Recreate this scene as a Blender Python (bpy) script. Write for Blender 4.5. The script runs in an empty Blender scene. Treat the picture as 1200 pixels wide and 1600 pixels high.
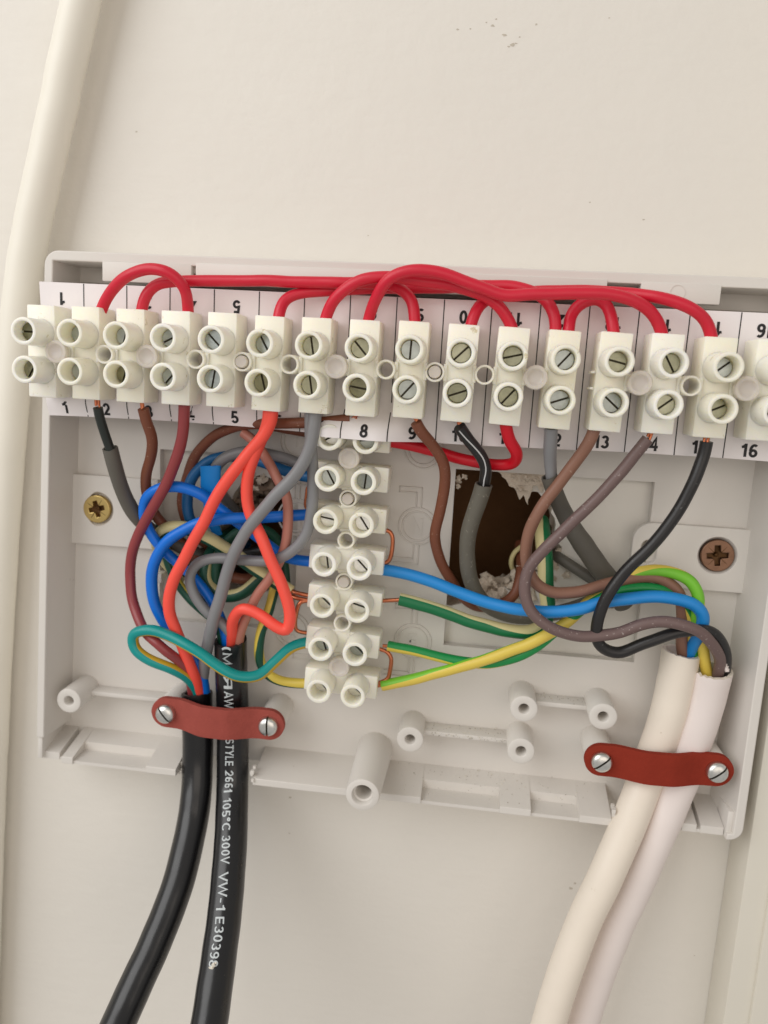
import bpy, bmesh, math, random
from mathutils import Vector, Matrix, noise
random.seed(7)
S = 0.001                      # the scene is modelled in millimetres, 1 Blender unit = 1 m
sc = bpy.context.scene
C = sc.collection

# ------------------------------------------------------------------ camera
F = 1200.0; D0 = 182.0         # focal length in photo pixels; distance of the lens to the wall in mm
n_ = Vector((145, -200, 1200)).normalized()
ex_ = Vector((math.cos(.055), math.sin(.055), 0)); ex_ = (ex_ - n_ * ex_.dot(n_)).normalized()
ez_ = ex_.cross(n_)
if ez_.y > 0: ez_ = -ez_
cam = bpy.data.objects.new('camera', bpy.data.cameras.new('camera')); C.objects.link(cam); sc.camera = cam
# axes of the camera (right, up, back) written in world X (right), Y (into the wall), Z (up)
right = Vector((ex_.x, n_.x, ez_.x)); down = Vector((ex_.y, n_.y, ez_.y)); fwd = Vector((ex_.z, n_.z, ez_.z))
cam.matrix_world = Matrix(((right.x, -down.x, -fwd.x, 0), (right.y, -down.y, -fwd.y, -D0 * S), (right.z, -down.z, -fwd.z, 0), (0, 0, 0, 1)))
cd = cam.data; cd.sensor_fit = 'HORIZONTAL'; cd.sensor_width = 36; cd.lens = 36.0
cd.clip_start = 0.005; cd.clip_end = 20
cd.dof.use_dof = True; cd.dof.focus_distance = 0.163; cd.dof.aperture_fstop = 20

# ------------------------------------------------------------------ light
sc.view_settings.view_transform = 'Standard'; sc.view_settings.look = 'None'; sc.view_settings.exposure = 0; sc.view_settings.gamma = 1
w = bpy.data.worlds.new('World'); sc.world = w; w.use_nodes = True
w.node_tree.nodes['Background'].inputs[0].default_value = (1.0, 0.965, 0.92, 1); w.node_tree.nodes['Background'].inputs[1].default_value = 0.41
def area(name, loc, target, size, power, col):
    l = bpy.data.lights.new(name, 'AREA'); l.shape = 'RECTANGLE'; l.size, l.size_y = size; l.energy = power; l.color = col
    o = bpy.data.objects.new(name, l); C.objects.link(o); o.location = loc
    o.rotation_euler = (Vector(target) - Vector(loc)).to_track_quat('-Z', 'Y').to_euler()
area('window_light', (-.52, -.50, .36), (-.03, 0, -.02), (.7, .7), 4.2, (1, .995, .99))
area('room_bounce', (.25, -.85, .08), (0, 0, -.05), (.8, .6), 1.5, (1, .88, .77))

# ------------------------------------------------------------------ coordinates
def P(px, py, d):              # a point of the photograph, taken at height d (mm) above the wall -> X, Z in mm
    v = Vector((px - 600, py - 800, F)); t = (D0 - d) / v.dot(n_)
    return (t * v.dot(ex_), t * v.dot(ez_))
def V(X, Z, d): return Vector((X * S, -d * S, Z * S))
def PV(px, py, d):
    X, Z = P(px, py, d); return V(X, Z, d)

# ------------------------------------------------------------------ materials
def mat(name, col, rough=.5, metal=0, bump=0, bscale=300, vary=0, vscale=60, sss=0, coat=0, spec=.5, dirt=None, trans=0, bdist=.0004, dirtscale=400, dirtlo=.62, sheen=0):
    m = bpy.data.materials.new(name); m.use_nodes = True; nt = m.node_tree; b = nt.nodes['Principled BSDF']
    b.inputs['Base Color'].default_value = (*col, 1); b.inputs['Roughness'].default_value = rough; b.inputs['Metallic'].default_value = metal
    b.inputs['Specular IOR Level'].default_value = spec
    if coat: b.inputs['Coat Weight'].default_value = coat; b.inputs['Coat Roughness'].default_value = .15
    if trans: b.inputs['Transmission Weight'].default_value = trans
    if sheen: b.inputs['Sheen Weight'].default_value = sheen; b.inputs['Sheen Roughness'].default_value = .6
    if sss:
        b.inputs['Subsurface Weight'].default_value = sss; b.inputs['Subsurface Radius'].default_value = (1, .8, .45); b.inputs['Subsurface Scale'].default_value = .0025
    tc = nt.nodes.new('ShaderNodeTexCoord')
    def noise_(scale, det=4, ro=.6):
        n = nt.nodes.new('ShaderNodeTexNoise'); n.inputs['Scale'].default_value = scale; n.inputs['Detail'].default_value = det; n.inputs['Roughness'].default_value = ro
        nt.links.new(tc.outputs['Object'], n.inputs['Vector']); return n
    last = None
    if vary:
        n = noise_(vscale); mx = nt.nodes.new('ShaderNodeMix'); mx.data_type = 'RGBA'; mx.blend_type = 'MIX'
        mx.inputs['A'].default_value = (*[c * (1 - vary) for c in col], 1); mx.inputs['B'].default_value = (*[min(1, c * (1 + vary * .7)) for c in col], 1)
        nt.links.new(n.outputs['Fac'], mx.inputs['Factor']); last = mx.outputs['Result']
    if dirt:
        n = noise_(dirtscale, 6, .7); r = nt.nodes.new('ShaderNodeValToRGB'); r.color_ramp.elements[0].position = dirtlo; r.color_ramp.elements[1].position = min(1, dirtlo + .06)
        nt.links.new(n.outputs['Fac'], r.inputs['Fac'])
        mx = nt.nodes.new('ShaderNodeMix'); mx.data_type = 'RGBA'; mx.inputs['A'].default_value = (*col, 1); mx.inputs['B'].default_value = (*dirt, 1)
        if last: nt.links.new(last, mx.inputs['A'])
        nt.links.new(r.outputs['Color'], mx.inputs['Factor']); last = mx.outputs['Result']
    if last: nt.links.new(last, b.inputs['Base Color'])
    if rough < .6 and not metal:
        n = noise_(vscale * 2.3, 5, .65); mr = nt.nodes.new('ShaderNodeMapRange'); mr.inputs['To Min'].default_value = rough * .72; mr.inputs['To Max'].default_value = min(1, rough * 1.5)
        nt.links.new(n.outputs['Fac'], mr.inputs['Value']); nt.links.new(mr.outputs['Result'], b.inputs['Roughness'])
    if bump:
        n = noise_(bscale, 3); bp = nt.nodes.new('ShaderNodeBump'); bp.inputs['Strength'].default_value = bump; bp.inputs['Distance'].default_value = bdist
        nt.links.new(n.outputs['Fac'], bp.inputs['Height']); nt.links.new(bp.outputs['Normal'], b.inputs['Normal'])
    return m
M = {}
def L(c): # sRGB 0..255 -> linear
    return tuple(((x / 255) / 12.92 if x / 255 <= .04045 else ((x / 255 + .055) / 1.055) ** 2.4) for x in c)
M['wall'] = mat('wall_paint', L((230, 225, 216)), .5, bump=.5, bscale=230, vary=.03, vscale=22, dirt=L((190, 180, 165)), dirtscale=90, dirtlo=.74, bdist=.0003)
M['plaster'] = mat('raw_plaster', L((226, 212, 194)), .95, bump=1, bscale=900, vary=.15, vscale=400, bdist=.0006)
M['cavity'] = mat('cavity_brown', L((150, 108, 72)), .95, bump=.6, bscale=300, vary=.3, vscale=120)
M['box'] = mat('box_plastic', L((221, 216, 209)), .42, bump=.12, bscale=900, vary=.025, vscale=40, bdist=.0002, dirt=L((178, 170, 158)), dirtscale=160, dirtlo=.70)
M['trunk'] = mat('trunking_plastic', L((222, 217, 204)), .45, vary=.02)
M['cord'] = mat('cream_cord', L((240, 235, 222)), .4, vary=.04, vscale=50, dirt=L((190, 176, 150)), dirtscale=500, dirtlo=.72)
M['term'] = mat('terminal_polyamide', L((252, 248, 235)), .34, sss=.4, bump=.1, bscale=1200, vary=.045, vscale=170, bdist=.0002, dirt=L((214, 204, 176)), dirtscale=330, dirtlo=.63)
M['pin'] = mat('translucent_nylon', L((222, 214, 206)), .3, sss=.4, trans=.15)
M['paper'] = mat('label_card', L((240, 234, 234)), .6, vary=.015, vscale=60)
M['ink'] = mat('black_ink', L((28, 26, 28)), .6)
M['print'] = mat('white_print', L((205, 212, 214)), .6, vary=.2, vscale=2500)
M['zinc'] = mat('zinc_plated', L((228, 228, 224)), .33, 1, bump=.2, bscale=1500, vary=.25, vscale=900, bdist=.0001)
M['zincdull'] = mat('dull_zinc', L((172, 172, 150)), .34, .9, bump=.3, bscale=1500, vary=.3, vscale=900, bdist=.0001)
M['zincmid'] = mat('worn_zinc', L((176, 182, 178)), .34, .9, bump=.3, bscale=1500, vary=.3, vscale=700, bdist=.0001)
M['zincolive'] = mat('olive_zinc', L((140, 138, 112)), .36, .85, bump=.4, bscale=1300, vary=.4, vscale=800, bdist=.00012)
M['groove'] = mat('screw_slot', L((72, 66, 50)), .6, .5)
M['brass'] = mat('yellow_passivated', L((214, 186, 120)), .33, .85, bump=.15, bscale=900, vary=.2, vscale=500, bdist=.0001)
M['bronze'] = mat('bronze_plated', L((136, 104, 84)), .33, .9, bump=.3, bscale=900, vary=.35, vscale=500, bdist=.0001)
M['recess'] = mat('screw_recess', L((96, 66, 34)), .5, .6)
M['copper'] = mat('bare_copper', L((204, 124, 90)), .3, 1, vary=.2, vscale=900)
M['fibre'] = mat('red_fibre', L((142, 52, 38)), .9, spec=.1, bump=.7, bscale=1100, vary=.14, vscale=350, bdist=.0002, dirt=L((196, 104, 88)), dirtscale=1300, dirtlo=.70)
M['fibre2'] = mat('rubbed_red_fibre', L((160, 80, 71)), .92, spec=.1, bump=.7, bscale=1100, vary=.16, vscale=350, bdist=.0002, dirt=L((204, 140, 128)), dirtscale=1200, dirtlo=.68)
nt = M['wall'].node_tree; bs = nt.nodes['Principled BSDF']; tcw = nt.nodes.new('ShaderNodeTexCoord'); mp = nt.nodes.new('ShaderNodeMapping'); mp.inputs['Scale'].default_value = (90, 90, 420); mp.inputs['Rotation'].default_value = (0, .12, 0)
nz = nt.nodes.new('ShaderNodeTexNoise'); nz.inputs['Detail'].default_value = 5; nz.inputs['Scale'].default_value = 1; nt.links.new(tcw.outputs['Object'], mp.inputs['Vector']); nt.links.new(mp.outputs['Vector'], nz.inputs['Vector'])
b2_ = nt.nodes.new('ShaderNodeBump'); b2_.inputs['Strength'].default_value = .16; b2_.inputs['Distance'].default_value = .0005; nt.links.new(nz.outputs['Fac'], b2_.inputs['Height'])
old = bs.inputs['Normal'].links[0].from_socket; nt.links.new(old, b2_.inputs['Normal']); nt.links.new(b2_.outputs['Normal'], bs.inputs['Normal'])
for key, amt in (('term', (.94, .93, .88)), ('zincdull', (.72, .72, .68)), ('zincolive', (.7, .7, .66)), ('zincmid', (.75, .75, .75))):     # each copy a little different
    nt = M[key].node_tree; bs = nt.nodes['Principled BSDF']; oi = nt.nodes.new('ShaderNodeObjectInfo'); mx = nt.nodes.new('ShaderNodeMix'); mx.data_type = 'RGBA'; mx.blend_type = 'MULTIPLY'
    src = bs.inputs['Base Color'].links[0].from_socket; nt.links.new(src, mx.inputs['A']); mx.inputs['B'].default_value = (*amt, 1); nt.links.new(oi.outputs['Random'], mx.inputs['Factor']); nt.links.new(mx.outputs['Result'], bs.inputs['Base Color'])
    tcn = [n for n in nt.nodes if n.type == 'TEX_COORD'][0]; va = nt.nodes.new('ShaderNodeVectorMath'); va.operation = 'ADD'; nt.links.new(tcn.outputs['Object'], va.inputs[0]); nt.links.new(oi.outputs['Random'], va.inputs[1])
    for n in [n for n in nt.nodes if n.type == 'TEX_NOISE']: nt.links.new(va.outputs['Vector'], n.inputs['Vector'])
def wm(k, c, rough=.38, v=.05, **kw):
    M[k] = mat(k, L(c), rough, bump=.08, bscale=900, vary=v, vscale=120, bdist=.0002, **kw)
wm('pvc_red', (208, 24, 52), .36); wm('pvc_coral', (254, 86, 70), .38); wm('pvc_brightred', (214, 6, 34), .36)
wm('pvc_plum', (146, 62, 64), .3); wm('pvc_blue', (0, 112, 218), .33); wm('pvc_blue_light', (30, 138, 214), .38); wm('pvc_blue_dull', (22, 96, 150), .38)
wm('pvc_grey', (134, 134, 136), .34); wm('pvc_brown', (122, 70, 48), .45, dirt=L((170, 140, 120)), dirtscale=1100, dirtlo=.62)
wm('pvc_brown_light', (140, 100, 82), .45, dirt=L((176, 146, 128)), dirtscale=1100, dirtlo=.64); wm('pvc_pinkbrown', (186, 122, 106), .38); wm('pvc_mauve', (112, 91, 88), .4, .14, dirt=L((176, 164, 160)), dirtscale=1300, dirtlo=.62)
wm('pvc_black', (36, 34, 34), .33, dirt=L((96, 96, 94)), dirtscale=1300, dirtlo=.63); wm('pvc_darkgreen', (36, 42, 38), .4)
wm('sleeve_grey', (100, 96, 86), .5, .1, dirt=L((140, 134, 122)), dirtscale=900, dirtlo=.6); wm('sleeve_dark', (96, 92, 84), .5)
wm('pvc_teal', (0, 146, 142), .33); wm('pvc_green', (10, 112, 66), .4); wm('pvc_green_bright', (20, 140, 70), .36); wm('pvc_lime', (120, 196, 50), .36)
wm('pvc_yellow', (226, 200, 84), .38); wm('pvc_yellow_dark', (196, 160, 40), .38); wm('pvc_cream', (214, 202, 148), .42); wm('pvc_darkgreen2', (16, 78, 58), .42)
wm('pvc_white_line', (205, 205, 205), .5)
wm('sheath_black', (20, 20, 22), .27, coat=.25, dirt=L((78, 74, 68)), dirtscale=1200, dirtlo=.67); wm('sheath_dark', (40, 36, 34), .5)
wm('sheath_cream', (240, 229, 214), .45, .03, dirt=L((206, 190, 168)), dirtscale=260, dirtlo=.67)
wm('sheath_white', (236, 225, 220), .45, .03, dirt=L((210, 196, 186)), dirtscale=260, dirtlo=.69)
wm('sleeve_blue', (0, 134, 218), .42)
M['dust'] = mat('swarf_dust', L((168, 160, 146)), .9, vary=.3, vscale=900)
M['dustw'] = mat('pale_swarf', L((226, 220, 206)), .8)

# ------------------------------------------------------------------ object helpers
def tag(o, label=None, cat=None, group=None, kind=None):
    if label: o['label'] = label
    if cat: o['category'] = cat
    if group: o['group'] = group
    if kind: o['kind'] = kind
    return o
def link(name, me, mats, parent=None, smooth=None):
    for m in (mats if isinstance(mats, (list, tuple)) else [mats]): me.materials.append(M[m] if isinstance(m, str) else m)
    o = bpy.data.objects.new(name, me); C.objects.link(o)
    if parent: o.parent = parent; o.matrix_parent_inverse = parent.matrix_world.inverted()
    if smooth:
        for p in me.polygons: p.use_smooth = True
        if smooth < 180: me.set_sharp_from_angle(angle=math.radians(smooth))
    return o
def thing(name, X, Z, d, label, cat, group=None):
    o = bpy.data.objects.new(name, None); C.objects.link(o); o.location = V(X, Z, d); o.empty_display_size = .002
    bpy.context.view_layer.update()
    o.matrix_world = Matrix.Translation(V(X, Z, d))
    return tag(o, label, cat, group)
def fin(bm, name, mats, parent=None, smooth=None):
    bmesh.ops.recalc_face_normals(bm, faces=bm.faces)
    me = bpy.data.meshes.new(name); bm.to_mesh(me); bm.free(); return link(name, me, mats, parent, smooth)
def box(bm, x0, x1, z0, z1, d0, d1, bev=0, taper=None, mi=0):
    vs = []
    for d in (d0, d1):
        for x, z in ((x0, z0), (x1, z0), (x1, z1), (x0, z1)): vs.append(bm.verts.new(V(x, z, d)))
    fs = [bm.faces.new([vs[i] for i in q]) for q in ((0, 1, 2, 3), (7, 6, 5, 4), (0, 4, 5, 1), (1, 5, 6, 2), (2, 6, 7, 3), (3, 7, 4, 0))]
    for f in fs: f.material_index = mi
    if bev:
        es = list({e for f in fs for e in f.edges}); bmesh.ops.bevel(bm, geom=es, offset=bev * S, segments=2, affect='EDGES', profile=.5)
def lathe(bm, X, Z, prof, seg=32, mi=0, cap0=True, cap1=True):
    rings = []
    for r, d in prof: rings.append([bm.verts.new(V(X + r * math.cos(2 * math.pi * k / seg), Z + r * math.sin(2 * math.pi * k / seg), d)) for k in range(seg)])
    for a, b in zip(rings, rings[1:]):
        for k in range(seg): bm.faces.new((a[k], a[(k + 1) % seg], b[(k + 1) % seg], b[k])).material_index = mi
    if cap0: bm.faces.new(rings[0][::-1]).material_index = mi
    if cap1: bm.faces.new(rings[-1]).material_index = mi
def ring_post(bm, X, Z, r, ri, d0, d1, deep, lip=.25, seg=32, base=None):   # hollow post with rounded rim
    base = base or r
    lathe(bm, X, Z, [(base, d0), (r, d1 - lip), (r - lip * .35, d1 - lip * .3), (r - lip, d1), (ri + lip, d1), (ri + lip * .35, d1 - lip * .3), (ri, d1 - lip), (ri, d1 - deep)], seg, cap0=False, cap1=True)
def circle(X, Z, r, n=32, a0=0): return [(X + r * math.cos(a0 + 2 * math.pi * k / n), Z + r * math.sin(a0 + 2 * math.pi * k / n)) for k in range(n)]
def rrect(x0, x1, z0, z1, r, n=5, corners=(1, 1, 1, 1)):   # corners: bl br tr tl
    out = []
    for k, (cx, cz, a) in enumerate(((x0 + r, z0 + r, math.pi), (x1 - r, z0 + r, 1.5 * math.pi), (x1 - r, z1 - r, 0), (x0 + r, z1 - r, .5 * math.pi))):
        if corners[k]:
            for j in range(n + 1): out.append((cx + r * math.cos(a + j * math.pi / 2 / n), cz + r * math.sin(a + j * math.pi / 2 / n)))
        else: out.append(((x0, z0), (x1, z0), (x1, z1), (x0, z1))[k])
    return out
def plate(name, loops, d0, d1, mats, parent=None, bev=0, smooth=40):        # flat plate, first loop outer, others holes
    cu = bpy.data.curves.new('t', 'CURVE'); cu.dimensions = '2D'; cu.fill_mode = 'BOTH'
    cu.extrude = max((d1 - d0) / 2 - bev, .001); cu.bevel_depth = bev; cu.bevel_resolution = 2
    if bev: cu.offset = -bev
    for lp in loops:
        s = cu.splines.new('POLY'); s.points.add(len(lp) - 1); s.use_cyclic_u = True
        for p, (x, z) in zip(s.points, lp): p.co = (x, z, 0, 1)
    o = bpy.data.objects.new('t', cu); C.objects.link(o)
    dg = bpy.context.evaluated_depsgraph_get(); me = bpy.data.meshes.new_from_object(o.evaluated_get(dg))
    bpy.data.objects.remove(o); bpy.data.curves.remove(cu)
    mid = (d0 + d1) / 2
    for v in me.vertices: v.co = V(v.co.x, v.co.y, mid + v.co.z)
    me.materials.clear(); me.name = name
    return link(name, me, mats, parent, smooth)
def earc(cx, cy, rx, ry, a0, a1, n=14): return [(cx + rx * math.cos(math.radians(a0 + (a1 - a0) * k / n)), cy + ry * math.sin(math.radians(a0 + (a1 - a0) * k / n))) for k in range(n + 1)]
GLYPH = {   # advance width, strokes (capital height 1)
 '0': (.58, [earc(.29, .5, .19, .41, 0, 360, 28)]), '1': (.5, [[(.33, 0), (.33, 1)], [(.06, .73), (.2, .76), (.30, .9)]]),
 '2': (.58, [earc(.28, .68, .19, .23, 175, -38) + [(.10, .09), (.51, .09)]]),
 '3': (.58, [earc(.27, .71, .17, .2, 160, -90), earc(.27, .30, .2, .21, 90, -160)]),
 '4': (.6, [[(.40, 0), (.40, .97), (.07, .31), (.56, .31)]]),
 '5': (.58, [[(.49, .91), (.16, .91), (.12, .50)] + earc(.28, .32, .2, .23, 125, -155)]),
 '6': (.58, [earc(.29, .31, .19, .22, 0, 360, 24), earc(.34, .5, .24, .41, 55, 185)]),
 '7': (.56, [[(.06, .91), (.49, .91), (.2, 0)]]), '8': (.58, [earc(.29, .71, .16, .2, 0, 360, 22), earc(.29, .30, .2, .21, 0, 360, 22)]),
 '9': (.58, [earc(.29, .69, .19, .22, 0, 360, 24), earc(.24, .5, .24, .41, 235, 365)]),
 '(': (.34, [earc(.42, .42, .3, .62, 128, 232)]), ')': (.34, [earc(-.08, .42, .3, .62, -52, 52)]), '-': (.42, [[(.05, .38), (.36, .38)]]),
 '\u00b0': (.36, [earc(.17, .82, .1, .12, 0, 360, 16)]), ' ': (.3, []),
 'A': (.68, [[(.05, 0), (.34, .96), (.63, 0)], [(.15, .3), (.53, .3)]]), 'C': (.68, [earc(.36, .5, .27, .41, 45, 315, 22)]),
 'E': (.62, [[(.54, .91), (.11, .91), (.11, .09), (.56, .09)], [(.11, .5), (.50, .5)]]), 'F': (.58, [[(.54, .91), (.11, .91), (.11, 0)], [(.11, .5), (.48, .5)]]),
 'L': (.56, [[(.11, 1), (.11, .09), (.52, .09)]]), 'M': (.8, [[(.1, 0), (.1, .95), (.4, .12), (.7, .95), (.7, 0)]]), 'N': (.72, [[(.1, 0), (.1, .97), (.6, .03), (.6, 1)]]),
 'R': (.68, [[(.11, 0), (.11, .91), (.36, .91)] + earc(.36, .70, .2, .21, 80, -90) + [(.11, .49)], [(.34, .49), (.58, 0)]]),
 'S': (.64, [earc(.32, .70, .2, .21, 30, 250) + earc(.32, .29, .22, .21, 70, -150)]), 'T': (.6, [[(.03, .91), (.57, .91)], [(.3, .86), (.3, 0)]]),
 'U': (.7, [[(.1, 1)] + earc(.34, .33, .24, .25, 180, 360) + [(.58, 1)]]), 'V': (.64, [[(.04, 1), (.32, .06), (.6, 1)]]), 'W': (.92, [[(.04, 1), (.24, .06), (.46, .94), (.68, .06), (.88, 1)]]),
 'Y': (.64, [[(.04, 1), (.32, .46), (.6, 1)], [(.32, .5), (.32, 0)]])}
def text_mesh(s_, h, weight=.18, align='CENTER', gap=.06):
    """lettering of capital height h (mm), centred on the origin, drawn as flat mitred strokes"""
    bm = bmesh.new(); x = 0; k_ = 0
    for ch in s_:
        adv, strokes = GLYPH[ch]
        for st in strokes:
            k_ += 1; closed = (Vector(st[0]) - Vector(st[-1])).length < 1e-4; pts = [Vector(p) for p in (st[:-1] if closed else st)]; n = len(pts); row = []
            for i in range(n):
                a = pts[i - 1] if (i or closed) else None; b = pts[(i + 1) % n] if (i < n - 1 or closed) else None
                d1 = (pts[i] - a).normalized() if a is not None else None; d2 = (b - pts[i]).normalized() if b is not None else None
                t = ((d1 or d2) + (d2 or d1)).normalized(); nn = Vector((-t.y, t.x)); c = max(.45, nn.dot(Vector((-(d1 or d2).y, (d1 or d2).x)))); o = nn * (weight / 2 / c)
                row.append([bm.verts.new(((x + q.x) * h, (q.y - .5) * h, k_ * .004)) for q in (pts[i] + o, pts[i] - o)])
            for i in range(n if closed else n - 1):
                p, q = row[i], row[(i + 1) % n]; bm.faces.new((p[0], p[1], q[1], q[0]))
        x += adv + gap
    x -= gap
    for v in bm.verts: v.co.x -= x * h / 2
    bmesh.ops.recalc_face_normals(bm, faces=bm.faces)
    me = bpy.data.meshes.new('t'); bm.to_mesh(me); bm.free(); return me

def spline(pts, step=.7):      # centripetal Catmull-Rom through mm points
    p = [Vector(q) for q in pts]; p = [p[0] * 2 - p[1]] + p + [p[-1] * 2 - p[-2]]
    out = []
    for i in range(1, len(p) - 2):
        a, b, c, e = p[i - 1:i + 3]
        t0 = 0; t1 = t0 + max((b - a).length, 1e-6) ** .5; t2 = t1 + max((c - b).length, 1e-6) ** .5; t3 = t2 + max((e - c).length, 1e-6) ** .5
        k = max(2, int((c - b).length / step))
        for j in range(k):
            t = t1 + (t2 - t1) * j / k
            A1 = a * ((t1 - t) / (t1 - t0)) + b * ((t - t0) / (t1 - t0)); A2 = b * ((t2 - t) / (t2 - t1)) + c * ((t - t1) / (t2 - t1)); A3 = c * ((t3 - t) / (t3 - t2)) + e * ((t - t2) / (t3 - t2))
            B1 = A1 * ((t2 - t) / (t2 - t0)) + A2 * ((t - t0) / (t2 - t0)); B2 = A2 * ((t3 - t) / (t3 - t1)) + A3 * ((t - t1) / (t3 - t1))
            out.append(B1 * ((t2 - t) / (t2 - t1)) + B2 * ((t - t1) / (t2 - t1)))
    out.append(p[-2]); return out
def smooth_path(q, it=3):
    for _ in range(it): q = [q[0]] + [(q[i - 1] + q[i] * 2 + q[i + 1]) / 4 for i in range(1, len(q) - 1)] + [q[-1]]
    return q
def frames(q):
    fr = []; prevN = None
    for i in range(len(q)):
        T = (q[min(i + 1, len(q) - 1)] - q[max(i - 1, 0)]).normalized()
        Cm = Vector((0, -1, 0)); N = Cm - T * Cm.dot(T)
        if prevN is not None:
            Np = prevN - T * prevN.dot(T)
            wgt = min(1, max(0, (N.length - .35) / .3)); 
            if N.length > 1e-3: N = (N.normalized() * wgt + Np.normalized() * (1 - wgt))
            else: N = Np
        N.normalize(); prevN = N; fr.append((T, N, T.cross(N)))
    return fr
def lerp_list(vals, t):
    if not isinstance(vals, (list, tuple)): return vals
    x = t * (len(vals) - 1); i = min(int(x), len(vals) - 2); return vals[i] + (vals[i + 1] - vals[i]) * (x - i)
def r0(r): return r[0] if isinstance(r, (list, tuple)) else r
def tube_mesh(pts, r, seg=20, band=None, hollow=0, step=.7, flat=1, wob=.02, sm=3):
    """pts in world metres; r in mm, or a list along the length. band = (phase list in degrees, width in degrees): second material's stripe"""
    q = smooth_path(spline([Vector(p) / S for p in pts], step), sm)
    if r0(r) > .9 and len(q) > 12:
        o1 = random.random() * 50; amp = .17 if r0(r) < 2 else .11
        q = [p + noise.noise_vector(Vector((o1 + i * step / 5.5, o1, 0))) * amp * (1 + .0 * i) * min(1, i / 6, (len(q) - 1 - i) / 6) for i, p in enumerate(q)]
    fr = frames(q); o2 = random.random() * 50
    bm = bmesh.new(); rings = []; n = len(q); ph0 = random.random() * 9
    for i, (p, (T, N, B)) in enumerate(zip(q, fr)):
        t = i / (n - 1); rr = lerp_list(r, t) * (1 + wob * 1.7 * noise.noise(Vector((o2 + i * step / 4.0, o2, 0)))); a0 = math.radians(lerp_list(band[0], t)) if band else 0
        rings.append([bm.verts.new((p + (N * math.cos(a0 + 2 * math.pi * k / seg) * flat + B * math.sin(a0 + 2 * math.pi * k / seg)) * rr) * S) for k in range(seg)])
    for a, b in zip(rings, rings[1:]):
        for k in range(seg):
            f = bm.faces.new((a[k], b[k], b[(k + 1) % seg], a[(k + 1) % seg])); f.smooth = True
            if band:
                ang = (k + .5) / seg * 360; ang = ang if ang <= 180 else ang - 360
                if abs(ang) < band[1] / 2: f.material_index = 1
    for end, rg in ((0, rings[0]), (1, rings[-1])):
        c = q[0] if end == 0 else q[-1]; T = fr[0][0] if end == 0 else fr[-1][0]
        if hollow and end == hollow - 1:      # cut, hollow sheath end
            for k, v in enumerate(rg): v.co += T * (S * lerp_list(r, end) * (.13 * noise.noise(Vector((o2, k * .9, 3))) + .10 * math.sin(k / seg * 6.283 + o2)))
            inner = [bm.verts.new(c * S + (v.co - c * S) * (.8 + .05 * noise.noise(Vector((k * .7, o2, 1))))) for k, v in enumerate(rg)]
            deep = [bm.verts.new(v.co + T * S * (1.2 * (1 if end == 0 else -1)) * 1.5) for v in inner]
            for k in range(seg):
                bm.faces.new((rg[k], rg[(k + 1) % seg], inner[(k + 1) % seg], inner[k])).material_index = 1
                bm.faces.new((inner[k], inner[(k + 1) % seg], deep[(k + 1) % seg], deep[k])).material_index = 1
            bm.faces.new(deep).material_index = 1
        else: bm.faces.new(rg)
    bmesh.ops.recalc_face_normals(bm, faces=bm.faces)
    me = bpy.data.meshes.new('tube'); bm.to_mesh(me); bm.free(); me.set_sharp_from_angle(angle=math.radians(60)); return me, q, fr
def px(pts): return [PV(*p) for p in pts]
def tube(name, pts, r, mats, parent=None, label=None, **kw):
    me, q, fr = tube_mesh(px(pts), r, **kw); me.name = name
    o = link(name, me, mats, parent)
    if label: o['label'] = label
    return o

def copper(parent, pts, r=.42, name='copper_core', n=1):
    """bare strands: n thin tubes joined as the one core"""
    bm = bmesh.new()
    for k in range(n):
        off = Vector((random.uniform(-1, 1), random.uniform(-.5, .5), random.uniform(-1, 1))) * S * (r * .9 if n > 1 else 0)
        me, _, _ = tube_mesh([p + off * (1 if n > 1 else 0) for p in px(pts)], r * (.5 if n > 1 else 1), seg=8, step=.4, sm=1)
        bm.from_mesh(me); bpy.data.meshes.remove(me)
    me = bpy.data.meshes.new(name); bm.to_mesh(me); bm.free()
    for p in me.polygons: p.use_smooth = True
    return link(name, me, 'copper', parent)
def wire(label, pts, r, mats, core=None, cat='wire', group=None, name='wire', **kw):
    X, Z = P(*pts[0]); t = thing(name, X, Z, pts[0][2], label, cat, group)
    tube('insulation', pts, r, mats, t, **kw)
    for c in (core or []): copper(t, **c) if isinstance(c, dict) else copper(t, c)
    return t

# ================================================================== THE SETTING
random.seed(11)
def ragged(pts, amp, sub=6):
    out = []; n = len(pts)
    for i in range(n):
        a, b = Vector(pts[i]), Vector(pts[(i + 1) % n])
        for j in range(sub):
            p = a.lerp(b, j / sub); out.append((p.x + random.uniform(-amp, amp), p.y + random.uniform(-amp, amp)))
    return out
holeR = ragged([P(x, y, 0) for x, y in ((700, 728), (735, 724), (775, 728), (800, 752), (818, 772), (842, 768), (862, 790), (868, 830), (878, 865), (868, 890), (838, 905), (812, 925), (790, 918), (770, 935), (735, 944), (694, 945), (694, 850))], .35, 4)
holeL = ragged([P(x, y, 0) for x, y in ((372, 758), (400, 742), (432, 750), (446, 775), (450, 830), (444, 880), (420, 925), (360, 925), (300, 905), (290, 870), (330, 850), (352, 800))], .4, 4)
wallo = plate('wall', [[(-700, -800), (700, -800), (700, 700), (-700, 700)], holeR, holeL], -12, 0, 'wall', smooth=None)
tag(wallo, 'cream painted wall', kind='structure')
bm = bmesh.new()
for lp in (holeR, holeL):
    lo = [bm.verts.new(V(x, z, -.6)) for x, z in lp]; hi = [bm.verts.new(V(x * .985 + sum(p[0] for p in lp) / len(lp) * .015, z * .985 + sum(p[1] for p in lp) / len(lp) * .015, -13)) for x, z in lp]
    n = len(lp)
    for k in range(n): bm.faces.new((lo[k], lo[(k + 1) % n], hi[(k + 1) % n], hi[k]))
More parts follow.
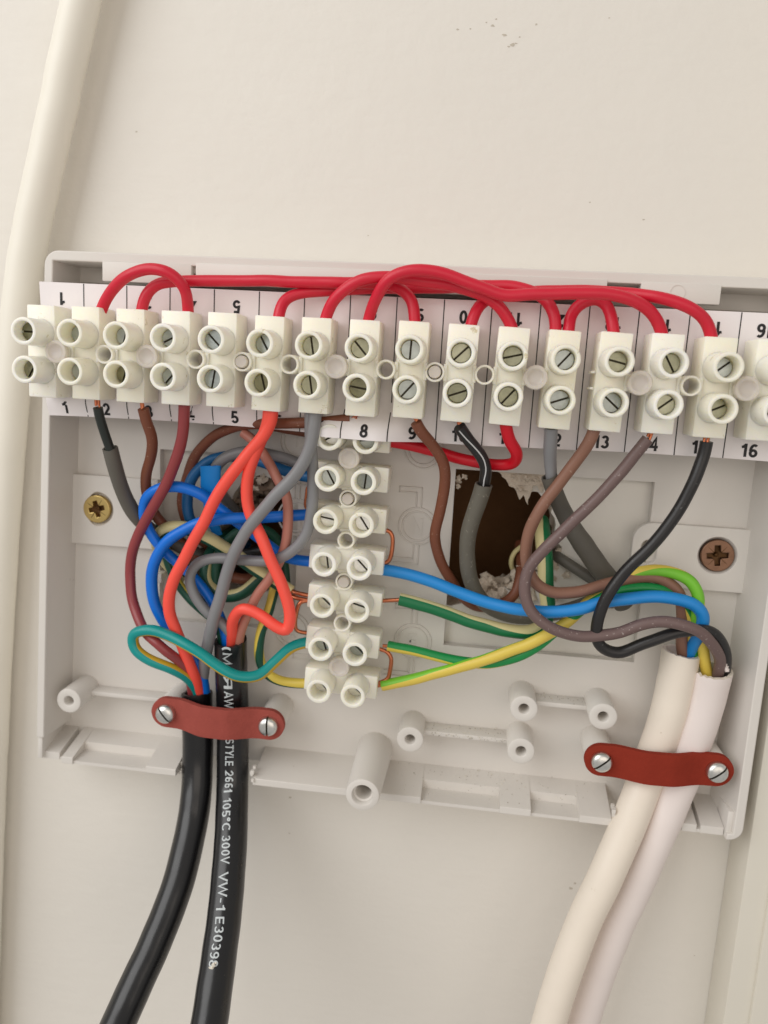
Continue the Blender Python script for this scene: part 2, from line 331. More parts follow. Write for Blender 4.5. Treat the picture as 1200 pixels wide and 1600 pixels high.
tag(fin(bm, 'plaster_edge', 'plaster', wallo), 'raw plaster edge of the holes broken through the wall')
bm = bmesh.new(); box(bm, -90, 45, -75, 5, -40, -12.5)
for f in list(bm.faces):
    if f.normal.y < -.9 or f.calc_center_median().y > -.0 and abs(f.calc_center_median().y - .0125) < .001: bm.faces.remove(f)
tag(fin(bm, 'wall_cavity', 'cavity', wallo))

# ================================================================== JUNCTION BOX
box_t = thing('junction_box', -17, -37, 0, 'open grey plastic junction box base screwed to the wall, its lid removed', 'junction box')
X0, X1, Z0, Z1, RIM = -101.6, 67.2, -98.9, 24.2, 14
cutR = [(-3.4, -19.8), (41.8, -19.8), (41.8, -62.9), (-3.4, -62.9)]
cutL = [(-75.4, -19.8), (-40.6, -19.8), (-40.6, -62.9), (-75.4, -62.9)]
plate('back_panel', [rrect(X0 + .4, X1 - .4, Z0 + .4, Z1 - .4, 2.2), cutR, cutL], .3, 2.5, 'box', box_t, bev=0)
# rim walls: one U round the top and both sides, a corner lip, the bottom wall in three runs with shallow pockets
def qarc(cx, cz, r, a0, a1, n=6): return [(cx + r * math.cos(math.radians(a0 + (a1 - a0) * k / n)), cz + r * math.sin(math.radians(a0 + (a1 - a0) * k / n))) for k in range(n + 1)]
U = [(X0, Z0 + 6.4)] + qarc(X0 + 3.2, Z1 - 3.2, 3.2, 180, 90) + qarc(X1 - 3.2, Z1 - 3.2, 3.2, 90, 0) + qarc(X1 - 3, Z0 + 3, 3, 0, -90) + [(X1 - 3.4, Z0), (X1 - 3.4, Z0 + 1.5), (X1 - 2.1, Z0 + 1.6), (X1 - 2.1, Z1 - 2.2), (X0 + 2, Z1 - 2.2), (X0 + 2, Z0 + 6.4)]
plate('rim_wall', [U], .2, RIM, 'box', box_t, bev=.3)
def prism(bm, prof, a, b, axis):      # profile (t, d) swept along x (axis 0) or z (axis 1)
    vv = [[bm.verts.new(V(e, t, d) if axis == 0 else V(t, e, d)) for t, d in prof] for e in (a, b)]
    n = len(prof)
    for k in range(n): bm.faces.new((vv[0][k], vv[0][(k + 1) % n], vv[1][(k + 1) % n], vv[1][k]))
    bm.faces.new(vv[0]); bm.faces.new(vv[1][::-1])
bm = bmesh.new(); prism(bm, [(X1 - 2.0, 2.4), (X1 - 2.05, 13.7), (X1 - 4.3, 2.4)], Z0 + 1.2, Z1 - 2.2, 1); fin(bm, 'inner_wall_face', 'box', box_t)
bm = bmesh.new(); prism(bm, [(X0 + 1.9, 2.4), (X0 + 1.95, 13.7), (X0 + 3.0, 2.4)], Z0 + 6.4, Z1 - 2.2, 1); fin(bm, 'inner_wall_face', 'box', box_t)
bm = bmesh.new(); box(bm, X0 + .05, X0 + 1.3, Z0 + .5, Z0 + 6.6, .2, RIM - .6, .25); fin(bm, 'corner_lip', 'box', box_t, 40)
bm = bmesh.new(); box(bm, X1 - 3.5, X1 - 2.1, Z0 + 1.2, Z0 + 6.6, .2, RIM - .8, .25); fin(bm, 'corner_lip', 'box', box_t, 40)
def run(segs):
    bm = bmesh.new()
    for x0, x1, kind in segs:
        if kind == 'full': pr = [(Z0, .2), (Z0, 13.6), (Z0 + .15, 13.75), (Z0 + 1.6, 13.75), (Z0 + 1.75, 13.6), (Z0 + 4.6, 2.4), (Z0 + 4.6, .2)]
        elif kind == 'pocket': pr = [(Z0 + .01, .2), (Z0 + .01, 13.3), (Z0 + .8, 13.3), (Z0 + .95, 7.6), (Z0 + 3.1, 7.5), (Z0 + 4.58, 2.4), (Z0 + 4.58, .2)]
        elif kind == 'low': pr = [(Z0 + .02, .2), (Z0 + .02, 12.2), (Z0 + 1.9, 12.2), (Z0 + 4.56, 2.4), (Z0 + 4.56, .2)]
        else: pr = [(Z0 + .02, .2), (Z0 + .02, 12.0), (Z0 + .7, 12.0), (Z0 + 2.4, 2.4), (Z0 + 2.4, .2)]
        prism(bm, pr, x0, x1, 0)
    fin(bm, 'bottom_wall', 'box', box_t, 30)
run([(X0 + .06, -96.4, 'low'), (-96.39, -94.95, 'thin'), (-94.94, -92.6, 'full'), (-92.59, -74.0, 'pocket'), (-73.99, -66.4, 'full')])
run([(-46.9, -6.0, 'full'), (-5.99, 12.6, 'pocket'), (12.61, 19.8, 'full'), (19.81, 31.0, 'pocket'), (31.01, 38.2, 'full')])
run([(51.6, 54.4, 'thin'), (54.41, 57.6, 'low'), (57.61, 58.5, 'thin'), (58.51, 63.6, 'low')])
bm = bmesh.new()
for (a, z, b, c) in ((-66.0, -97, 11, .5), (-47.2, -96, 12, .5), (38.6, -96, 12, .5), (51.4, -97.6, 9.6, .6), (52.2, -96.6, 10.6, .5)):
    for k in range(7): 
        x = a + random.uniform(-.4, .4); zz = z + random.uniform(-1.8, 1.4); d = b + random.uniform(-2, 2.2); s = random.uniform(.12, c * .8)
        box(bm, x - s, x + s, zz - s, zz + s * 1.5, d - s, d + s, 0)
tag(fin(bm, 'ragged_cut_edge', 'box', box_t), kind='stuff')
# ledges of the top wall, the small step and its moulded circle
for (a, b, zb, zt) in ((-84, -63.6, 18.0, 22.2), (-62.6, 25.1, 18.4, 22.6), (31.9, 47.7, 18.5, 22.4)):
    bm = bmesh.new(); box(bm, a, b, zb, zt, 11.4, RIM + .25, .15); fin(bm, 'ledge', 'box', box_t, 40)
bm = bmesh.new(); box(bm, -63.7, -62.5, 20.6, 22.3, 9, 12.5, .1); fin(bm, 'ledge', 'box', box_t, 40)
bm = bmesh.new(); cx, cz = 39.2, 20.6
lathe(bm, cx, cz, [(1.55, RIM), (1.55, RIM + .36), (1.4, RIM + .36), (1.4, RIM + .2)], 40, cap0=False, cap1=False); fin(bm, 'moulded_circle', 'box', box_t, 40)
bm = bmesh.new(); box(bm, X0 + 2.05, X1 - 2.05, 18.6, 22.1, 2.3, 3.4, .1); fin(bm, 'inner_step', 'box', box_t, 40)
# screw tabs (pads) with countersink and slot hole
def pad(x0, x1, z0, z1, cor, sx, sz, slot=None):
    lp = [rrect(x0, x1, z0, z1, 4.2, corners=cor), circle(sx, sz, 4.3, 40)]
    if slot: lp.append(rrect(*slot, 1.75, n=8))
    plate('screw_pad', lp, 2.4, 4.3, 'box', box_t, bev=.15)
    bm = bmesh.new(); lathe(bm, sx, sz, [(4.35, 4.15), (3.9, 3.6), (3.6, 2.75), (.5, 2.7)], 40, cap0=False); 
    fin(bm, 'countersink', 'box', box_t, 40)
pad(-99.7, -75.2, -44.6, -27.2, (0, 0, 0, 0), -90.9, -35.5)
pad(38.0, 65.2, -43.6, -28.9, (1, 0, 0, 1), 56.9, -35.3, (40.0, 43.6, -38.4, -32.8))
# hollow posts
def post(x, z, top, r=3.15, ri=1.22, deep=9.5, base=None, hole=True):
    bm = bmesh.new()
    ring_post(bm, x, z, r, ri, 2.3, top, deep, .22, 36, base)
    return fin(bm, 'hollow_post', 'box', box_t, 40)
for x, z in ((16.3, -73.2), (34.2, -73.2), (-9.5, -83.7), (16.5, -83.7), (-94.8, -83.0)): post(x, z, 12)
for x, z in ((-68.7, -82.4), (-43.3, -82.8), (34.4, -82.9), (59.6, -82.4)): post(x, z, 12.6, r=3.3)
bm = bmesh.new(); lathe(bm, -18.6, -91.7, [(4.4, 2.3), (3.85, 24.4), (3.7, 24.85), (3.35, 25), (2.5, 25), (2.35, 24.8), (2.2, 23.6), (1.85, 23.4), (1.75, 23), (1.6, 6)], 44, cap0=False); fin(bm, 'cover_post', 'box', box_t, 40)
# ribs between posts
for (a, b, z, top) in ((19.2, 31.2, -73.4, 7.5), (-6.5, 13.5, -83.7, 7.5), (-91.8, -71.6, -82.9, 6.5)):
    bm = bmesh.new(); box(bm, a, b, z - .55, z + .55, 2.3, top, .12); fin(bm, 'rib', 'box', box_t, 40)
bm = bmesh.new(); xx, zz = P(245, 902, 5); box(bm, xx - 1.2, xx + 1.6, zz - 1.2, zz + 1.2, 2.3, 6, .3); fin(bm, 'peg', 'box', box_t, 40)
# raised moulding marks: letters in circles and the tracks between them
def mark(ch, x, z, tracks):
    bm = bmesh.new()
    def seg(a, b, wd=.22, top=2.85):
        a, b = Vector(a), Vector(b); t = (b - a).normalized(); nn = Vector((-t.y, t.x)) * wd
        vs = [bm.verts.new(V(p.x, p.y, d)) for d, k in ((2.45, 1), (top, .45)) for p in (a - nn * k - t * .1, b - nn * k + t * .1, b + nn * k + t * .1, a + nn * k - t * .1)]
        for qd in ((7, 6, 5, 4), (0, 4, 5, 1), (1, 5, 6, 2), (2, 6, 7, 3), (3, 7, 4, 0)): bm.faces.new([vs[i] for i in qd])
    for r in (4.4, 3.5): lathe(bm, x, z, [(r + .25, 2.45), (r + .12, 2.85), (r - .12, 2.85), (r - .25, 2.45)], 48, cap0=False, cap1=False)
    me = text_mesh(ch, 3.9, .16)
    b2 = bmesh.new(); b2.from_mesh(me)
    for v in b2.verts: v.co = V(x + v.co.x, z + v.co.y, 2.72)
    e = bmesh.ops.extrude_face_region(b2, geom=b2.faces[:]); 
    for v in [g for g in e['geom'] if isinstance(g, bmesh.types.BMVert)]: v.co.y += .0003
    m2 = bpy.data.meshes.new('x'); b2.to_mesh(m2); b2.free(); bm.from_mesh(m2)
    for tr in tracks:
        for a, b in zip(tr, tr[1:]): seg(a, b)
    fin(bm, 'moulded_mark', 'box', box_t, 30)
def tracks(x, zc, up, dn, side):
    t = []
    if up: t += [[(x - .6, zc + 4.5), (x - .6, zc + up)], [(x + .6, zc + 4.5), (x + .6, zc + up + 1.2)], [(x - .6, zc + up), (x + side * 4.6, zc + up)], [(x + .6, zc + up + 1.2), (x + side * 4.6, zc + up + 1.2)], [(x + side * 4.6, zc + up), (x + side * 4.6, zc + up + 1.2)]]
    if dn: t += [[(x - .6, zc - 4.5), (x - .6, zc - dn)], [(x + .6, zc - 4.5), (x + .6, zc - dn - 1.2)], [(x - .6, zc - dn), (x + side * 6.6, zc - dn)], [(x + .6, zc - dn - 1.2), (x + side * 6.6, zc - dn - 1.2)]]
    return t
xm, zm = P(652, 822, 2.6); mark('N', xm, zm, tracks(xm, zm, 8, 8, -1))
xe, ze = P(645, 1002, 2.6); mark('E', xe, ze, tracks(xe, ze, 8, 8, -1))
xl, zl = P(466, 690, 2.6); mark('L', xl, zl, []); mark('N', P(462, 828, 2.6)[0], zm, tracks(P(462, 828, 2.6)[0], zm, 8, 8, 1)); mark('L', P(662, 700, 2.6)[0], zl, [])
xq = P(455, 1003, 2.6)[0]; mark('E', xq, ze, tracks(xq, ze, 8, 6, 1))
# label carrier; hidden web under its top edge added to darken the slot
bm = bmesh.new(); box(bm, -99.6, 62.6, -7.6, 16.8, 11.6, 14.6, .2); box(bm, -99, 63, -3, 8, 2.4, 11.7, 0); box(bm, -98.7, 62.7, 15.4, 16.7, 2.41, 11.8, 0); fin(bm, 'terminal_rail_shade_web', 'box', box_t, 40)

# the left side of the base is moulded (and bowed) slightly out of square: lean it
for ch in box_t.children:
    if ch.name.split('.')[0] in ('rim_wall', 'corner_lip', 'inner_wall_face', 'back_panel', 'bottom_wall', 'inner_step', 'terminal_rail_shade_web', 'screw_pad'):
        for v in ch.data.vertices:
            X, Z = v.co.x / S, v.co.z / S; k = max(0, min(1, (-90 - X) / 5))
            v.co.x += k * (4.0 + (Z - 24) * 5.0 / 122) * S
# ------------------------------------------------------------------ swarf and crumbs
def grains(name, n, fn, mats, label, cat, smin, smax):
    bm = bmesh.new()
    for k in range(n):
        p = fn(); s = random.uniform(smin, smax) * S
        r = bmesh.ops.create_icosphere(bm, subdivisions=1, radius=s, matrix=Matrix.Translation(p))
        for v in r['verts']: v.co = p + (v.co - p) * random.uniform(.4, 1.5)
    o = fin(bm, name, mats); return tag(o, label, cat, kind='stuff')
def dustspot():
    c = random.random()
    if c < .45: return V(random.uniform(-5, 13), -83.7 + random.uniform(-.4, .4), 7.6) if random.random() < .5 else V(random.uniform(-6, 13), random.uniform(-83.3, -82.6), random.uniform(2.8, 7.4))
    if c < .85: return (lambda dd: V(random.uniform(-14, 34), Z0 + 4.75 - (dd - 2.4) * .255, dd))(random.uniform(2.6, 12.5))
    return V(random.uniform(19, 31), random.uniform(-72.8, -72.2), random.uniform(2.8, 7.4))
grains('plastic_swarf', 230, dustspot, 'dust', 'grey drilling dust and swarf lying on the ribs and lower ledge', 'dust', .035, .12)
grains('pale_shavings', 90, dustspot, 'dustw', 'pale plastic shavings lying on the rib between two posts', 'shavings', .04, .16)
def crumb():
    a = random.random(); 
    if a < .75:
        x, y = random.uniform(742, 800), random.uniform(905, 938); return PV(x, y, random.uniform(-7, 1) - (938 - y) * .06)
    return PV(random.uniform(800, 870), random.uniform(880, 935), random.uniform(0, .6))
o = grains('plaster_crumbs', 150, crumb, 'plaster', 'loose plaster crumbs heaped along the lower edge of the right hole', 'plaster crumbs', .4, 1.5)
def flake(label, pts, d, name='torn_plaster'):
    """ragged, layered scraps: thin jagged plates lying over one another, joined as one torn piece"""
    bm = bmesh.new()
    for (x, y, s) in pts:
        for lay in range(3):
            n = 13; c = PV(x + random.uniform(-3, 3), y + random.uniform(-3, 3), d + random.uniform(-.5, .9)); tx, tz = random.uniform(-.35, .35), random.uniform(-.35, .35)
            rim = []
            for k in range(n):
                a = k / n * 6.2832; rr_ = s * random.uniform(.35, 1.15) * S
                rim.append(c + Vector((math.cos(a) * rr_, tx * math.cos(a) * rr_ + tz * math.sin(a) * rr_, math.sin(a) * rr_)))
            f0 = bm.verts.new(c + Vector((0, -.00035, 0))); f1 = bm.verts.new(c + Vector((0, .0004, 0)))
            vs = [bm.verts.new(p) for p in rim]
            for k in range(n): bm.faces.new((vs[k], vs[(k + 1) % n], f0)); bm.faces.new((vs[(k + 1) % n], vs[k], f1))
    return tag(fin(bm, name, 'plaster'), label, 'plaster')
flapo = [(778, 734), (800, 730), (864, 734), (868, 752), (861, 768), (852, 754), (847, 770), (840, 758), (834, 760), (828, 770), (824, 790), (818, 774), (812, 780), (805, 762), (797, 760), (791, 749), (784, 746)]
flap = plate('torn_plaster', [[(x + random.uniform(-.15, .15), z + random.uniform(-.15, .15)) for x, z in [P(a, b, .8) for a, b in flapo]]], .05, .9, 'plaster', bev=.12)
tag(flap, 'torn white plaster flap hanging at the top right of the right hole', 'plaster')
bm = bmesh.new(); bm.from_mesh(flap.data); bmesh.ops.subdivide_edges(bm, edges=[e for e in bm.edges if e.calc_length() > .0012], cuts=3, use_grid_fill=True)
bmesh.ops.triangulate(bm, faces=bm.faces)
for v in bm.verts: v.co += noise.noise_vector(v.co * 700) * .00035
bm.to_mesh(flap.data); bm.free()
flake('small crumbled plaster bits on the torn flap over the right hole', [(800, 744, .8), (822, 750, .7), (838, 748, .6), (812, 764, .6), (850, 758, .6)], 1.0)
flake('small torn plaster scrap at the top left of the right hole', [(716, 748, .9), (726, 743, .7), (714, 760, .6)], .6)
flake('torn plaster scrap in the top of the left hole', [(392, 745, 1.1), (404, 752, 1.1), (412, 748, .9), (384, 752, .9), (398, 762, .8)], .4)
flake('broken plaster at the right edge of the right hole', [(872, 862, .9), (880, 872, .8), (868, 885, .9), (890, 885, .8), (884, 900, .8), (866, 905, .9)], .2)

def rubble():
    x, y = random.uniform(355, 425), random.uniform(742, 800); return PV(x, y, random.uniform(-9, -2) - (y - 740) * .05)
M['rubble'] = mat('brown_rubble', L((158, 138, 120)), .95, bump=.8, bscale=900, vary=.3, vscale=500)
grains('broken_masonry', 90, rubble, 'rubble', 'grey brown crumbled masonry inside the top of the left hole', 'masonry', .6, 1.9)
# dark flecks and scuffs in the wall paint
bm = bmesh.new()
for (x, y, s) in ((770, 40, .9), (788, 55, .8), (802, 70, .9), (806, 68, .5), (838, 38, .6), (715, 46, .5), (735, 45, .4), (760, 35, .4), (795, 73, .5), (812, 58, .4), (775, 30, .4), (1005, 343, .55), (922, 316, .4), (213, 206, .5), (453, 1246, .7), (452, 1302, .5), (1120, 1520, .6), (892, 1388, 1.0), (898, 1380, .7), (1085, 1493, .4), (575, 368, .35), (952, 28, .3)):
    X, Z = P(x, y, 0); pts = [(X + s * .5 * random.uniform(.4, 1.4) * math.cos(a / 9 * 6.283) * 1.2, Z + s * .4 * random.uniform(.4, 1.2) * math.sin(a / 9 * 6.283)) for a in range(9)]
    bm.faces.new([bm.verts.new(V(a, b, .03)) for a, b in pts])
M['fleck'] = mat('paint_chip', L((196, 187, 172)), .8, vary=.15, vscale=800)
tag(fin(bm, 'paint_flecks', 'fleck', wallo), 'small dark chips in the cream paint', kind='stuff')

# ================================================================== neighbours of the box
t = thing('trunking', 95, -60, 0, 'pale vertical trunking on the wall right of the box', 'trunking')
bm = bmesh.new(); box(bm, 70.0, 120, -420, 240, 0.05, 11.5, .4); fin(bm, 'trunking_base', 'trunk', t, 40)
bm = bmesh.new(); box(bm, 75.6, 119, -419, 239, 11.3, 12.6, .35); fin(bm, 'trunking_lid', 'trunk', t, 40)
o = tube('white_cable', [(190, -260, 6), (127, 0, 6), (84, 200, 6), (42, 400, 6), (20, 600, 5.5), (2, 850, 5), (-13, 1150, 5), (-22, 1400, 5), (-30, 1700, 5), (-40, 2100, 5)], 4.1, 'cord', step=2, seg=32, wob=.004)
tag(o, 'thick cream cable running down the wall left of the box', 'cable')

# ================================================================== LABEL CARD
LD = 15.0
def sst(a, b, x):
    t = max(0, min(1, (x - a) / (b - a))); return t * t * (3 - 2 * t)
def lab(X, Z, up=0):
    up += 5.6 * sst(-4.5, -11.5, Z) * sst(-38, -31, X) * (1 - sst(-21, -9, X)) - 1.1 * sst(-9, -12.6, Z) * (1 - sst(-60, -40, X))
    d = LD + .28 * math.sin(X * .31 + 1) * max(0, min(1, (-Z - 2) / 10)) + .12 * math.sin(X * .17)
    return V(X, Z - (.35 * math.sin(X * .055 + 2.2) + .35 * sst(-38, -31, X) if Z < -5 else 0), d + up)
t = thing('label_card', -18, 2, LD, 'white card numbered 1 to 16 along both edges behind the long terminal strip', 'label')
bm = bmesh.new(); xs = [-98 + 160 * i / 160 for i in range(161)]; zs = [-12.4 + 29.6 * j / 20 for j in range(21)]
def lx(x, z): return x + (1.2 * (16 - z) / 28 - .3 if x < -97.9 else 0)
top = [[bm.verts.new(lab(lx(x, z), z)) for x in xs] for z in zs]; bot = [[bm.verts.new(lab(lx(x, z), z, -.32)) for x in xs] for z in zs]
for j in range(20):
    for i in range(160):
        bm.faces.new((top[j][i], top[j][i + 1], top[j + 1][i + 1], top[j + 1][i])); bm.faces.new((bot[j][i], bot[j + 1][i], bot[j + 1][i + 1], bot[j][i + 1]))
for i in range(160):
    for a, b in ((0, i), (20, i)): bm.faces.new((top[a][i], bot[a][i], bot[a][i + 1], top[a][i + 1]))
for j in range(20):
    for i in (0, 160): bm.faces.new((top[j][i], top[j + 1][i], bot[j + 1][i], bot[j][i]))
fin(bm, 'card', 'paper', t, 40)
bm = bmesh.new()
for i in range(1, 16):
    x = -98.0 + i * 10; prev = None
    for j in range(49):
        z = -12.38 + 29.5 * j / 48; cur = (bm.verts.new(lab(x - .11, z, .05)), bm.verts.new(lab(x + .11, z, .05)))
        if prev: bm.faces.new((prev[0], prev[1], cur[1], cur[0]))
        prev = cur
fin(bm, 'printed_lines', 'ink', t)
for i in range(16):
    x = -93.0 + i * 10
    for z, flip in ((-10.45, 1), (13.7, -1)):
        me = text_mesh(str(i + 1), 2.75, .19)
        for v in me.vertices: v.co = lab(x + flip * v.co.x * 1.08, z + flip * v.co.y, .07 + v.co.z)
        me.name = 'printed_number'; link('printed_number', me, 'ink', t)

# ================================================================== TERMINAL STRIPS
def half_disc(bm, r, d0, d1, ang, gap, X=0, Z=0):
    for sgn in (1, -1):
        a0 = math.asin(gap / r); pts = [(r * math.cos(a), r * math.sin(a)) for a in [a0 + (math.pi - 2 * a0) * k / 12 for k in range(13)]]
        ca, sa = math.cos(ang), math.sin(ang)
        lo, hi = [], []
        for x, z in pts:
            z *= sgn; X2, Z2 = x * ca - z * sa, x * sa + z * ca
            lo.append(bm.verts.new(V(X + X2, Z + Z2, d0))); hi.append(bm.verts.new(V(X + X2 * .96, Z + Z2 * .96, d1)))
        bm.faces.new(hi); n = len(pts)
        for k in range(n): bm.faces.new((lo[k], lo[(k + 1) % n], hi[(k + 1) % n], hi[k]))
def screw_mesh(r=1.9):
    bm = bmesh.new(); half_disc(bm, r, -.7, 0, 0, .21); 
    n = len(bm.faces); lathe(bm, 0, 0, [(r * .97, -2.2), (r * .97, -.6)], 24, mi=1, cap0=False)
    bmesh.ops.recalc_face_normals(bm, faces=bm.faces); me = bpy.data.meshes.new('screw'); bm.to_mesh(me); bm.free()
    return me
SCREW = screw_mesh()
SCREW.materials.append(M['zincdull']); SCREW.materials.append(M['groove'])
SCREWB = SCREW.copy(); SCREWB.materials[0] = M['zincmid']; SCREWC = SCREW.copy(); SCREWC.materials[0] = M['zincolive']; SCREWD = SCREW.copy(); SCREWD.materials[0] = M['zinc']
def terminal_mesh(half, wid, bodyd, topd, sep, bore=2.0):
    """one terminal way, long axis along local Z, d measured from the barrel fronts (0) down"""
    bm = bmesh.new()
    box(bm, -wid / 2, wid / 2, -half, half, -topd - bodyd, -topd, .25)
    
    for s in (1, -1):
        z = s * sep / 2
        lathe(bm, 0, z, [(3.0, -topd - .1), (2.86, -topd + .5), (2.84, -.35), (2.74, -.08), (2.5, 0), (bore + .28, 0), (bore + .1, -.1), (bore + .02, -.35), (bore, -5.9)], 40, cap0=False)
    bmesh.ops.recalc_face_normals(bm, faces=bm.faces)
    me = bpy.data.meshes.new('terminal'); bm.to_mesh(me); bm.free(); me.materials.append(M['term'])
    for p in me.polygons: p.use_smooth = True
    me.set_sharp_from_angle(angle=math.radians(38)); return me
def link_meshes(topd):
    out = []
    for kind in ('hole',):
        bm = bmesh.new(); ring_post(bm, 0, 0, 1.98, 1.52, -topd - 4.6, -topd + 1.7, 6.2, .12, 32)
        bm.faces.ensure_lookup_table(); bm.faces.remove(bm.faces[-1])
        for a, b in ((-2.4, -1.7), (1.7, 2.4)): box(bm, a, b, -1.7, 1.7, -topd - 4.4, -topd + .6, .1)
        bmesh.ops.recalc_face_normals(bm, faces=bm.faces); me = bpy.data.meshes.new('link_ring'); bm.to_mesh(me); bm.free(); me.materials.append(M['term'])
        for p in me.polygons: p.use_smooth = True
        me.set_sharp_from_angle(angle=math.radians(38)); out.append(me)
    bm = bmesh.new(); lathe(bm, 0, 0, [(1.3, -topd - 6), (1.3, -topd + 1.6), (2.3, -topd + 1.7), (2.42, -topd + 1.9), (2.42, -topd + 2.8), (2.25, -topd + 3.1), (1.7, -topd + 3.15), (1.45, -topd + 2.9), (.8, -topd + 2.75)], 36, cap0=False)
    bmesh.ops.recalc_face_normals(bm, faces=bm.faces); me = bpy.data.meshes.new('pin_head'); bm.to_mesh(me); bm.free(); me.materials.append(M['pin'])
    for p in me.polygons: p.use_smooth = True
    me.set_sharp_from_angle(angle=math.radians(45)); out.append(me)
    bm = bmesh.new(); lathe(bm, 0, 0, [(1.3, -topd - 6), (1.28, -topd + 2.2), (1.12, -topd + 2.5)], 28, cap0=False)
    bmesh.ops.recalc_face_normals(bm, faces=bm.faces); me = bpy.data.meshes.new('pin_stub'); bm.to_mesh(me); bm.free(); me.materials.append(M['pin'])
    for p in me.polygons: p.use_smooth = True
    me.set_sharp_from_angle(angle=math.radians(45)); out.append(me)
    return out
RING, PINH, PINS = link_meshes(6.7)
MAIN_T = terminal_mesh(9.75, 6.25, 7.6, 6.7, 7.8)
VERT_T = terminal_mesh(8.6, 5.6, 6.4, 6.5, 7.9, 1.87)
def place(name, me, parent, X, Z, d, rot=0, label=None):
    o = bpy.data.objects.new(name, me); C.objects.link(o); o.parent = parent; o.matrix_parent_inverse = Matrix()
    o.matrix_parent_inverse = parent.matrix_world.inverted()
    o.location = V(X, Z, d); o.rotation_euler = (0, rot, 0); bpy.context.view_layer.update()
    if label: o['label'] = label
    return o
def strip(label, ways, me_t, front, links, vertical=False):
    """ways: list of (X, Z, skew, deepA, angA, deepB, angB)"""
    t = thing('terminal_strip', ways[0][0], ways[0][1], front - 12, label, 'terminal strip')
    for (X, Z, skew, da, aa, db, ab) in ways:
        rot = (math.pi / 2 if vertical else 0) + math.radians(skew)
        b = place('terminal', me_t, t, X, Z, front, rot)
        sep = 3.95 if vertical else 3.9; da += .9 if vertical else 0; db += .9 if vertical else 0
        for s, dd, aa_ in ((1, da, aa), (-1, db, ab)):
            ox, oz = s * sep * math.sin(rot), s * sep * math.cos(rot)
            o = bpy.data.objects.new('screw', random.choice((SCREWB, SCREWD, SCREWB)) if dd < 2.5 or vertical else SCREWB if dd > 4.3 else random.choice((SCREW, SCREWC, SCREWC, SCREW, SCREWB))); C.objects.link(o); o.parent = b; o.matrix_parent_inverse = b.matrix_world.inverted()
            o.location = V(X + ox, Z + oz, front - dd); o.rotation_euler = (random.uniform(-.09, .09), math.radians(-aa_), random.uniform(-.09, .09))
    for (X, Z, kind) in links:
        rot = math.pi / 2 if vertical else 0
        place('link_ring', RING, t, X, Z, front, rot)
        if kind == 'head': place('pin', PINH, t, X, Z, front + .1, rot)
        if kind == 'stub': place('pin', PINS, t, X, Z, front - .1, rot)
    return t
x1 = lambda i: -93.35 + 9.975 * (i - 1)
sk = [0, .3, .2, -.2, .5, 1.2, .4, .6, 1.0, 1.6, 1.8, 1.6]
zz_ = [1.8, 1.9, 1.85, 1.9, 2.0, 1.75, 1.85, 1.85, 2.05, 1.9, 1.8, 1.65, 1.75, 1.95, 1.75]
dp = [(2.6, 0, 3.2, 62), (4.6, 80, 4.6, 75), (4.4, 75, 4.2, 75), (4.4, 28, 4.4, 50), (2.0, -45, 2.2, 80), (3.8, -60, 4.2, -75), (3.4, -80, 3.8, -80), (2.8, -48, 3.2, -8), (2.8, 88, 2.8, 50), (2.6, 45, 2.6, 20), (2.6, 14, 2.6, 50), (2.8, 50, 2.8, 20)]
ways = [(x1(i + 1), zz_[i], sk[i], *dp[i]) for i in range(12)]
kinds = ['head', '', 'head', '', 'stub', '', 'head', '', 'stub', '', 'head']
strip('long cream twelve-way terminal strip lying across the numbered card, fed by red links', ways, MAIN_T, 30, [(x1(i + 1.5), 1.9, kinds[i]) for i in range(11)])
ways = [(x1(13), zz_[12], 1.8, 3.0, -12, 3.0, -40), (x1(14), zz_[13], .6, 3.4, -60, 3.4, 40), (x1(15), zz_[14], .4, 4.2, 40, 4.2, 25), (x1(16), 1.8, 0, 4.2, 20, 4.4, 60), (x1(17), 1.8, 0, 4, 0, 4, 0)]
tt = strip('short cream terminal strip at the right end of the card, over numbers 13 to 16', ways, MAIN_T, 30, [(x1(13.5), 1.9, 'head'), (x1(14.5), 1.9, ''), (x1(15.5), 1.9, 'head'), (x1(16.5), 1.9, '')])
bm = bmesh.new()
for z in (3.6, .4): box(bm, x1(13) - 3.9, x1(13) - 3.2, z - .25, z + .25, 18, 23, .05)
fin(bm, 'broken_web', 'term', tt, 30)
zc = [-13.1, -22.0, -31.4, -41.0, -50.6, -60.7, -70.7]
vd = [(3.2, 30, 3.2, 10), (3.0, -60, 2.2, 85), (3.2, -10, 3.0, -55), (3.4, -80, 3.2, -45), (3.6, -40, 3.4, -15), (3.6, -70, 3.6, -40), (3.8, -50, 3.8, -40)]
ways = [(-26.55, z, [2, 1.5, 1.5, 1.5, 3, 3.2, 2.5][k], vd[k][2], vd[k][3], vd[k][0], vd[k][1]) for k, z in enumerate(zc)]
vk = ['head', 'stub', '', 'stub', '', 'head']
strip('cream terminal strip standing upright in the middle of the box', ways, VERT_T, 20, [(-26.6, (zc[k] + zc[k + 1]) / 2, vk[k]) for k in range(6)], vertical=True)

